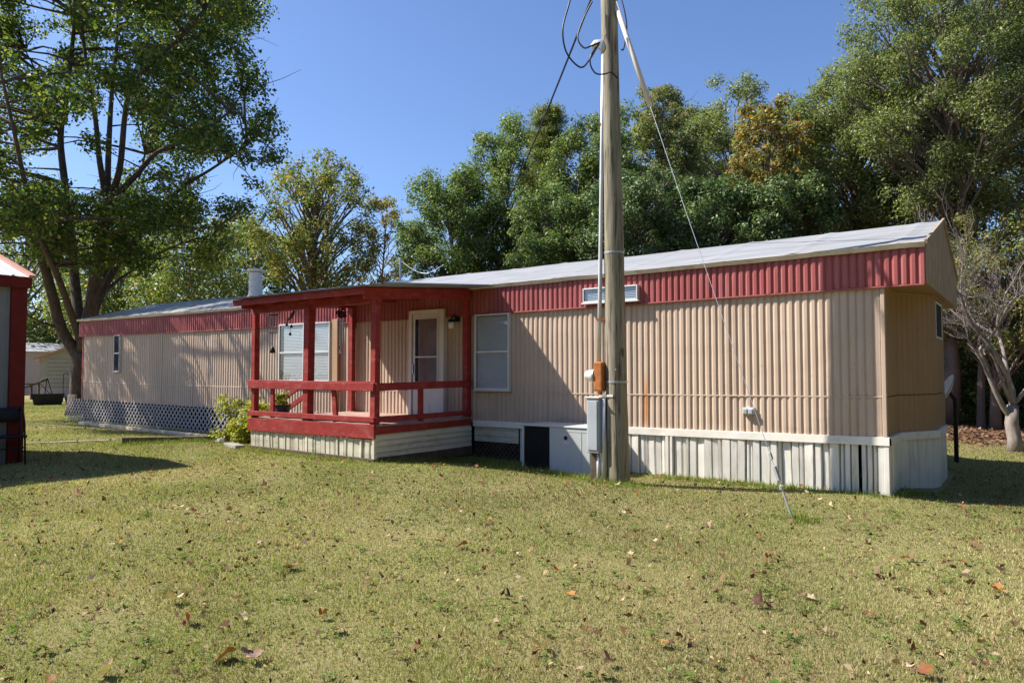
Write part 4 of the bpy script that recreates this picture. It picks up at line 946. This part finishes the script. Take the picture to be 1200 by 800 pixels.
# dark bench in front of the shed
bx_, by_ = -10.36, -5.38; bz_ = gzf(bx_, by_)
bn_ = thing('garden_bench', 'dark metal garden bench standing before the grey shed', 'bench', (bx_, by_, bz_))
mb = MB(); rows = []
for k in range(9):
    a = k / 8; zz = .60 + .20 * a; bulge = .03 * math.sin(math.pi * a); rows.append([(bx_ + .02 - .03 * a + bulge, by_ - .02 - 1.05 * u, bz_ + zz) for u in np.linspace(0, 1, 7)])
mb.grid(rows); mb.grid([[(x - .03, y, z) for x, y, z in r_] for r_ in rows[::-1]]); obj('backrest', mb, M['black'], bn_, smooth=True)
obj('seat', MB().box(bx_ + .0, bx_ + .27, by_ - 1.10, by_ + .01, bz_ + .385, bz_ + .42), M['black'], bn_, bevel=.012)
for yy in (by_ - .0, by_ - 1.08):
    obj('leg', MB().tube(cubic([(bx_ + .0, yy, bz_ + .80), (bx_ + .10, yy, bz_ + .76), (bx_ + .17, yy, bz_ + .60), (bx_ + .20, yy, bz_ + .40), (bx_ + .22, yy, bz_ + .2), (bx_ + .24, yy, bz_ + .0)], 5), .014, 8), M['black'], bn_, smooth=True)
    obj('leg', MB().tube([(bx_ + .0, yy, bz_ + .80), (bx_ + .01, yy, bz_ + .41), (bx_ + .0, yy, bz_)], .013, 8), M['black'], bn_, smooth=True)
obj('stretcher', MB().tube([(bx_ + .21, by_, bz_ + .24), (bx_ + .21, by_ - 1.08, bz_ + .24)], .009, 8), M['black'], bn_)

# ------------------------------------------------------------------ yard at the left
def board(name, label, cat, x0, y0, x1, y1, w_, h_, m):
    return tag(obj(name, MB().bar((x0, y0, gzf(x0, y0) + h_ / 2 - .01), (x1, y1, gzf(x1, y1) + h_ / 2 - .01), w_, h_), M[m], bevel=.008), label, cat)
board('edging_timber', 'dark grey timber laid along the garden edge left of the porch', 'timber', -11.95, -3.2, -11.45, -1.35, .12, .14, 'timber')
board('edging_board', 'long pale board lying in the grass before the lattice', 'board', -19.9, -.52, -12.75, -.88, .12, .09, 'paling')
board('concrete_block', 'pale concrete slab beside the shrub at the porch corner', 'slab', -10.25, -2.14, -9.55, -2.36, .16, .07, 'stone')
board('edging_board', 'thin weathered board in the grass by the end of the shed shadow', 'board', -13.6, -4.2, -12.8, -2.9, .07, .03, 'paling')
st = MB(); rr = random.Random(6)
tag(obj('stone', MB().lathe((-11.1, -1.75, gzf(-11.1, -1.75) - .02), [(0, 0), (.10, .0), (.12, .05), (.07, .10), (0, .11)], 7), M['stone']), 'small rough pale stone next to the concrete slab', 'stone')
# path: worn pale strip
mb = MB(); rows = []
for t in np.linspace(0, 1, 24):
    c0 = Vector((-25, -2.9, 0)).lerp(Vector((-16.2, -1.25, 0)), t); ww = .28 + .14 * noise.noise((t * 5, 1, 1)); row = []
    for u in (-1, -.4, .4, 1): x, y = c0.x + u * ww * -.2, c0.y + u * ww; row.append((x, y, gzf(x, y) + .006))
    rows.append(row)
tag(obj('path', mb.grid(rows), mat('worn_path', (.36, .31, .25), .95, .25, (3, 3, 3), (.16, .14, .08), .7, (4, 4, 4))), 'pale worn path crossing the grass at the left', 'path', kind='structure')
# far things beyond the trunk
def local(px, t):                                    # an upright frame facing the camera at a distance
    o = far(px, 434, t); o.z = 0; f = Vector((o.x - CAM.x, o.y - CAM.y, 0)).normalized(); r_ = Vector((f.y, -f.x, 0)); return o, r_, f
def lbox(mb, fr, x0, x1, d0, d1, z0, z1):
    o, r_, f = fr; c8 = [o + r_ * x + f * d + UP * z for z in (z0, z1) for x, d in ((x0, d0), (x1, d0), (x1, d1), (x0, d1))]
    return mb.add(c8, [(0, 3, 2, 1), (4, 5, 6, 7), (0, 1, 5, 4), (1, 2, 6, 5), (2, 3, 7, 6), (3, 0, 4, 7)])
fr = local(55, 45)
fh = thing('far_house', 'low pinkish grey house with white metal roof beyond the big tree', 'house', fr[0])
obj('wall', lbox(MB(), fr, -9, 1.9, 0, 5, 0, 2.7), M['house_far'], fh)
mb = MB(); o, r_, f = fr
mb.add([o + r_ * x + f * d + UP * z for x, d, z in ((-9.2, -.3, 2.68), (2.1, -.3, 2.68), (2.1, 2.6, 3.3), (-9.2, 2.6, 3.3), (2.1, 5.3, 2.68), (-9.2, 5.3, 2.68))], [(0, 1, 2, 3), (3, 2, 4, 5)]); rf = obj('roof', mb, M['roof'], fh)
q = o + r_ * -.8 + f * 1.2 + UP * 2.95; obj('roof_vent', MB().lathe(q, [(0, 0), (.12, 0), (.12, .18), (0, .2)], 10), M['grey_box'], rf)
fr = local(86, 40)
gr = thing('garage', 'beige panelled garage with reddish gable edge beside the big trunk', 'garage', fr[0])
o, r_, f = fr
obj('wall', lbox(MB(), fr, -1.6, 1.9, 0, 4, .55, 2.2).add([o + r_ * x + UP * z for x, z in ((-1.6, 2.201), (1.9, 2.201), (.15, 2.95))], [(0, 1, 2)]), M['beige_far'], gr)
obj('base_wall', lbox(MB(), fr, -1.6, 1.9, -.03, 4, 0, .54), M['house_far'], gr)
obj('roof', MB().bar(o + r_ * -1.85 + f * 1.9 + UP * 2.12, o + r_ * .15 + f * 1.9 + UP * 2.98, 4.2, .10, up=UP).bar(o + r_ * .15 + f * 1.9 + UP * 2.98, o + r_ * 2.15 + f * 1.9 + UP * 2.12, 4.2, .10, up=UP), M['salmon'], gr)
mb = MB()
for k in range(7): mb = lbox(mb, fr, -1.2, 1.5, -.04, -.005, .6 + k * .22, .6 + k * .22 + .2)
obj('garage_door', mb, M['beige_far'], gr)
fr = local(40, 37)
sl_ = thing('ramp_railing', 'dark brown sloping wooden railing in front of the far house', 'railing', fr[0])
o, r_, f = fr
obj('handrail', MB().bar(o + r_ * -1.0 + UP * .35, o + r_ * .62 + UP * 1.02, .07, .08).bar(o + r_ * -1.2 + UP * .78, o + r_ * .2 + UP * .80, .06, .06), M['old_wood'], sl_)
for x, z in ((-.45, .62), (-.1, .78), (.22, .9)): obj('post', MB().bar(o + r_ * x, o + r_ * x + UP * z, .09, .09, up=(0, 1, 0)), M['old_wood'], sl_)
fr = local(57, 34.5); o, r_, f = fr
af = thing('metal_frame', 'thin dark A shaped metal frame behind the black tub', 'frame', o)
obj('leg', MB().tube([o + r_ * -.16 + UP * 0, o + r_ * -.06 + UP * 1.12], .022, 6), M['black'], af)
obj('leg', MB().tube([o + r_ * .26 + UP * 0, o + r_ * -.04 + UP * 1.12], .022, 6), M['black'], af)
obj('bar', MB().tube([o + r_ * -.30 + UP * .85, o + r_ * .2 + UP * .2], .016, 6).tube([o + r_ * -.3 + UP * 1.0, o + r_ * -.03 + UP * 1.13], .03, 6), M['black'], af)
fr = local(57, 31.0); o, r_, f = fr
tb = thing('black_tub', 'wide black tub standing on the grass left of the big trunk', 'tub', o)
mb = MB(); rows = []
def ring(hw_, hd, z): return [o + r_ * x + f * d + UP * z for x, d in ((-hw_, -hd), (hw_, -hd), (hw_, hd), (-hw_, hd), (-hw_, -hd))]
obj('shell', mb.grid([ring(.50, .25, -.02), ring(.52, .27, .1), ring(.60, .33, .45), ring(.54, .28, .45), ring(.48, .22, .12)]), M['black'], tb)
obj('rim', MB().bar(o + r_ * -.61 - f * .33 + UP * .46, o + r_ * .61 - f * .33 + UP * .46, .03, .03).bar(o + r_ * -.61 + f * .33 + UP * .46, o + r_ * .61 + f * .33 + UP * .46, .03, .03), M['black'], tb)
fr = local(80.5, 31.5); o, r_, f = fr
tag(obj('bucket', MB().lathe(o, [(0, 0), (.08, .0), (.12, .27), (.125, .29), (.10, .29), (0, .25)], 14), M['black']), 'small black bucket on the grass beside the big trunk', 'bucket')
fr = local(74.5, 33); o, r_, f = fr
tag(obj('garden_hook', MB().tube(cubic([o, o + UP * 1.2, o + UP * 1.35 + r_ * .05, o + UP * 1.38 + r_ * .14, o + UP * 1.28 + r_ * .18], 4), .016, 6), M['black']), 'thin dark garden hook standing in front of the garage', 'garden hook')
# satellite dish behind the right end
dx, dy = .36, 4.72; dz = gzf(dx, dy)
sd = thing('satellite_dish', 'white satellite dish on a dark post behind the right end', 'satellite dish', (dx, dy, dz))
obj('mast', MB().tube([(dx, dy, dz - .05), (dx, dy, 1.02)], .035, 10), M['black'], sd)
nd = (Vector((-.78, -.25, .42))).normalized(); dc = Vector((dx - .10, dy - .02, 1.12)); u_ = nd.orthogonal().normalized(); v_ = nd.cross(u_); rows = []
for k in range(7):
    a = k / 6; rows.append([dc + (u_ * math.cos(t) + v_ * math.sin(t)) * (.30 * a + .001) + nd * (.07 * a * a) for t in np.linspace(0, 2 * math.pi, 25)])
ds = MB().grid(rows); ds.grid([[p_ - nd * .012 for p_ in r_] for r_ in rows[::-1]]); obj('dish', ds, M['skirt'], sd, smooth=True)
obj('feed_arm', MB().tube([dc - v_ * .25, dc - v_ * .25 + nd * .35 + v_ * .1], .012, 6).lathe(dc + nd * .36 - v_ * .15, [(0, -.04), (.03, -.03), (.03, .03), (0, .04)], 10), M['grey_box'], sd)
obj('bracket', MB().bar(dc - nd * .02, Vector((dx, dy, .98)), .06, .06), M['black'], sd)

# ------------------------------------------------------------------ grass
RNG = np.random.default_rng(77)
def blocked(x, y):
    b = (x > -21.05) & (x < .03) & (y > -.03) & (y < 4.3)
    b |= (x > 0) & (x < .45) & (y > .9) & (y < 3.3)
    b |= (x > px0 - .02) & (x < px1 + .03) & (y > pf - .05) & (y < 0)
    b |= (x < sx + .02) & (x > sx - 3.2) & (y < sy + .02)
    b |= (np.hypot(x - pbx, y - pby) < .14) | ((x > ax0) & (x < ax1) & (y > ay0) & (y < ay1))
    pw = np.clip((x + 25) / 8.8, 0, 1); b |= (x > -25) & (x < -16.2) & (np.abs(y - (-2.9 + 1.65 * pw)) < .22)
    return b
def vnoise(x, y, sc, seed):                                            # cheap smooth value noise
    r0 = np.random.default_rng(seed); G = r0.uniform(0, 1, (64, 64)); xs_, ys_ = x / sc, y / sc; i, j = np.floor(xs_).astype(int), np.floor(ys_).astype(int); fx_, fy_ = sm(xs_ - i), sm(ys_ - j)
    g00, g10, g01, g11 = G[i % 64, j % 64], G[(i + 1) % 64, j % 64], G[i % 64, (j + 1) % 64], G[(i + 1) % 64, (j + 1) % 64]
    return (g00 * (1 - fx_) + g10 * fx_) * (1 - fy_) + (g01 * (1 - fx_) + g11 * fx_) * fy_
def blades(x, y, h, wd, col, name, label, lean=.6):
    n = len(x); z = gz(x, y); th = RNG.uniform(0, 6.283, n); ph = RNG.uniform(0, 6.283, n); ln = RNG.uniform(.15, lean + .35, n) * h
    V = np.empty((n, 3, 3)); ux, uy = np.cos(th) * wd * .5, np.sin(th) * wd * .5
    V[:, 0] = np.stack([x - ux, y - uy, z - .004], 1); V[:, 1] = np.stack([x + ux, y + uy, z - .004], 1); V[:, 2] = np.stack([x + np.cos(ph) * ln, y + np.sin(ph) * ln, z + h], 1)
    o = np_obj(name, V.reshape(-1, 3), np.arange(3 * n).reshape(-1, 3), M['blade'], None, np.repeat(col, 3, 0)); return tag(o, label, 'grass', kind='stuff')
def grass_cols(x, y, n, green=0.):
    a = .55 * vnoise(x, y, 1.9, 1) + .3 * vnoise(x, y, .55, 2) + .15 * vnoise(x, y, .2, 3) + RNG.normal(0, .22, n) + green + .17 - .10 * sm((x + 4) / 6) - .16 * sm((-12.5 - x) / 2)
    gr_ = np.array([.235, .275, .085]); st_ = np.array([.47, .395, .225]); br = np.array([.27, .18, .115]); dk = np.array([.12, .155, .05])
    f = np.clip((a - .35) / .3, 0, 1)[:, None]; c = st_ * (1 - f) + gr_ * f
    k = RNG.random(n); c[k < .10 + .22 * np.clip((vnoise(x, y, .8, 31) - .5) * 2.5, 0, 1)] = br; c[(k > .86)] = dk
    return c * RNG.uniform(.6, 1.45, (n, 1)) * (.82 + .36 * vnoise(x, y, 1.1, 21))[:, None]
def wedge(n, d0, d1, pw, l0=-.76, l1=.76, add=0.):
    u = RNG.random(n); e = 2 - pw; d = (d0 ** e + u * (d1 ** e - d0 ** e)) ** (1 / e); l = RNG.uniform(l0, l1, n) * d; l = l + np.sign(l) * add * RNG.random(n)
    x = CAM.x + FW.x * d + RT.x * l; y = CAM.y + FW.y * d + RT.y * l; k = ~blocked(x, y) & ~((y > 9.2) & (x > -26)); return x[k], y[k], d[k]
parts_ = [wedge(1250000, 2.5, 34, 1.55), wedge(260000, .8, 30, 1.3, .76, 1.9, 2.5), wedge(160000, .8, 30, 1.3, -1.5, -.76, 2.5), wedge(60000, .3, 2.6, 1., -.8, .8)]
x, y, d = (np.concatenate([q[i] for q in parts_]) for i in range(3)); n = len(x); edge_ = np.arange(n) >= len(parts_[0][0])
h = RNG.uniform(.008, .023, n) * (1 + .025 * d) * (.7 + .6 * vnoise(x, y, .7, 8)); wd = .0024 + .00078 * d
nearwall = np.exp(-np.clip(-y - .05, 0, 9) / .5) * (x > -6) * (y < 0)
blades(x, y, h, wd * RNG.uniform(.7, 1.3, n) * np.where(edge_, 2.4, 1.), grass_cols(x, y, n, .05 + .35 * nearwall), 'grass', 'short dry mown grass of the lawn')
# taller bright grass along the walls, the pole and the timbers
def tuft_line(a, b, n, sp): t = RNG.random(n); return a[0] + (b[0] - a[0]) * t + RNG.normal(0, sp, n), a[1] + (b[1] - a[1]) * t + RNG.normal(0, sp, n)
L_ = [tuft_line((-5.3, -.95), (-2.6, -1.45), 5200, .16), tuft_line((-6.3, -.35), (-5.0, -.5), 1800, .15), tuft_line((-2.7, -.22), (-.9, -.15), 1700, .09), tuft_line((-9.4, -2.46), (-6.4, -2.46), 1300, .07), tuft_line((-6.3, -2.2), (-6.2, -.3), 2400, .10),
      tuft_line((-11.8, -3.3), (-11.3, -1.5), 2200, .09), tuft_line((-.46, -2.40), (-.36, -2.42), 420, .08), tuft_line((.02, -.1), (.5, 1.2), 500, .05), tuft_line((-21, -.25), (-12, -.25), 2600, .12), tuft_line((-.9, -.1), (0, -.12), 300, .05)]
x = np.concatenate([q[0] for q in L_]); y = np.concatenate([q[1] for q in L_]); k = ~blocked(x, y); x, y = x[k], y[k]; n = len(x)
col = np.array([.16, .22, .035]) * RNG.uniform(.6, 1.4, (n, 1)); kk = RNG.random(n) < .2; col[kk] = np.array([.30, .26, .11])
blades(x, y, RNG.gamma(3, .013, n) + .015, RNG.uniform(.006, .013, n), col, 'tall_grass', 'taller bright green grass along the skirting and pole', .5)
# broadleaf weeds dotted through the lawn
x, y, d = wedge(420, 3, 13, 1.2); P = []
for a, b in zip(x, y): P.append(np.stack([a + RNG.normal(0, .035, 14), b + RNG.normal(0, .035, 14), gzf(a, b) + RNG.uniform(.012, .045, 14)], 1))
P = np.concatenate(P); o = leaf_mesh('weeds', P, .032, [(.10, .17, .03), (.14, .20, .04), (.18, .19, .07)], (4, 3, 1), M['blade'], None, up_bias=2.); tag(o, 'low broadleaf weeds scattered in the lawn', 'weeds', kind='stuff')

# ------------------------------------------------------------------ fallen leaves
def fallen_mesh(seed, col, curl, lobes):
    rr = random.Random(seed); n = 22; rim = []
    for i in range(n):
        t = 2 * math.pi * i / n; r_ = (.55 + .45 * abs(math.cos(t * lobes / 2)) ** 1.2) * (1 + rr.uniform(-.1, .1)); r_ *= .62 + .38 * abs(math.cos(t / 2))
        rim.append((math.cos(t) * r_ * .5 + .1, math.sin(t) * r_ * .42))
    vs = []; fs = []
    for s_ in (1., .55):
        for x, y in rim: vs.append((x * s_, y * s_))
    vs.append((.02, 0)); ax_ = rr.uniform(0, 3.14)
    def lift(x, y): u = x * math.cos(ax_) + y * math.sin(ax_); return curl * u * u * 2.2 + .10 * curl * math.sin(9 * x + seed) + .05
    V = [(x, y, lift(x, y) + rr.uniform(-.015, .015)) for x, y in vs]
    for i in range(n): j = (i + 1) % n; fs.append((i, j, n + j, n + i)); fs.append((n + i, n + j, 2 * n))
    st = len(V); V += [(-.25, -.012, .05), (-.25, .012, .05), (-.55, .01, .12 + .1 * curl), (-.55, -.004, .12 + .1 * curl)]; fs.append((st, st + 1, st + 2, st + 3))
    me = bpy.data.meshes.new('fallen_leaf'); me.from_pydata(V, [], fs)
    a = me.attributes.new('tint', 'FLOAT_COLOR', 'POINT'); a.data.foreach_set('color', [q for i in range(len(V)) for q in (*[c_ * rr.uniform(.75, 1.25) for c_ in col], 1)])
    me.polygons.foreach_set('use_smooth', [True] * len(me.polygons)); me.materials.append(M['dead_leaf']); return me
KINDS = [('rust brown', (.21, .085, .035)), ('dark brown', (.085, .05, .03)), ('pale tan', (.48, .37, .25)), ('pinkish tan', (.32, .21, .145)), ('orange', (.40, .18, .05)), ('mid brown', (.19, .115, .06))]
LEAVES = []
for k, (nm, col) in enumerate(KINDS):
    LEAVES.append([fallen_mesh(100 + k * 7 + j, col, cu, lo) for j, (cu, lo) in enumerate(((.25, 5), (.55, 3), (1.0, 5)))])
rr = random.Random(17)
SHAPE = ['nearly flat', 'half curled', 'tightly curled']
def drop_leaf(x, y, k, j, size, label=None, tiltx=None):
    size *= .95 if label else 1.
    o = bpy.data.objects.new('fallen_leaf', LEAVES[k][j]); C.objects.link(o)
    o.location = (x, y, gzf(x, y) + .032); o.rotation_euler = (tiltx if tiltx is not None else rr.gauss(0, .2), rr.gauss(0, .2), rr.uniform(0, 6.28)); o.scale = (size,) * 3
    tag(o, label or f'{SHAPE[j]} {KINDS[k][0]} leaf fallen on the lawn', 'leaf', 'fallen leaves on the lawn'); return o
HERO = [((127, 786), 2, 2, .13, 'pale tan leaf standing upright at the bottom left corner of the lawn', 1.2), ((1170, 694), 4, 1, .12, 'bright orange leaf near the right edge of the lawn', .4), ((640, 758), 2, 1, .11, 'pale pinkish leaf propped up at the bottom centre', .9),
        ((1081, 790), 0, 0, .11, 'broad rust coloured leaf at the bottom right of the lawn', .2), ((270, 768), 0, 1, .15, 'large rust leaf in the small pile at the bottom left', .5), ((290, 772), 3, 1, .14, 'long tan leaf lying right of the large rust leaf', .3),
        ((208, 703), 2, 1, .13, 'pale curled leaf beside a rust one on the left lawn', .4), ((222, 726), 0, 2, .12, 'rust leaf just below the pale curled pair on the left', .6), ((887, 708), 1, 2, .12, 'dark crumpled leaf on the right half of the lawn', .6), ((345, 663), 5, 1, .14, 'brown curled leaf in the left middle of the lawn', .5),
        ((544, 640), 0, 1, .13, 'rust red leaf in the middle of the lawn', .5), ((778, 755), 4, 0, .12, 'tan orange leaf lying right of the bottom centre', .2)]
used = []
for (px_, py_), k, j, s_, lab, tx in HERO:
    d_ = ray(px_, py_); zz = .08; p_ = CAM + d_ * ((zz - CAM.z) / d_.z); p_ = CAM + d_ * ((gzf(p_.x, p_.y) + .02 - CAM.z) / d_.z); drop_leaf(p_.x, p_.y, k, j, s_, lab, tx)
count = 0
while count < 284:
    d_ = 3.1 + 7.4 * rr.random() ** .75; l_ = rr.uniform(-.73, .73) * d_; x = CAM.x + FW.x * d_ + RT.x * l_; y = CAM.y + FW.y * d_ + RT.y * l_
    if blocked(np.array([x]), np.array([y]))[0]: continue
    if rr.random() > .6 + .5 * noise.noise((x * .6, y * .6, 2)): continue
    k = rr.choices(range(6), (5, 4, 3, 3, 1.2, 5))[0]; drop_leaf(x, y, k, rr.randrange(3), rr.uniform(.05, .095)); count += 1
# crumbs of leaf too small to count, and the brown litter at the edge of the woods
x, y, d = wedge(9000, 3, 22, 1.0); P = np.stack([x, y, gz(x, y) + RNG.uniform(.02, .045, len(x))], 1)
tag(leaf_mesh('leaf_litter', P, .028, [(.19, .105, .055), (.10, .058, .035), (.34, .25, .15)], (4, 4, 2), M['dead_leaf'], None, up_bias=.6, aspect=.5), 'crumbs of dead leaves in the grass', 'leaf litter', kind='stuff')
x, y, d = wedge(2000, 3.2, 17, .9); P = np.stack([x, y, gz(x, y) + RNG.uniform(.025, .045, len(x))], 1)
P = np.concatenate([P, P + RNG.normal(size=P.shape) * np.array([.018, .018, .006])])              # two crumpled halves each
tag(leaf_mesh('crumpled_litter', P, .040, [(.20, .10, .045), (.10, .055, .032), (.34, .24, .15), (.14, .075, .04)], (4, 4, 2, 4), M['dead_leaf'], None, up_bias=.8, aspect=.55), 'small crumpled brown leaf scraps all over the lawn', 'leaf litter', kind='stuff')
x = RNG.uniform(-5, 6, 9000); y = 8.2 + RNG.gamma(2, 1.6, 9000); P = np.stack([x, y, gz(x, y) + RNG.uniform(.005, .05, 9000)], 1)
tag(leaf_mesh('woodland_litter', P, .10, [(.17, .095, .058), (.10, .058, .04), (.23, .16, .11)], (4, 3, 2), M['dead_leaf'], None, up_bias=1.8, aspect=.7), 'brown leaf litter under the woods', 'leaf litter', kind='stuff')
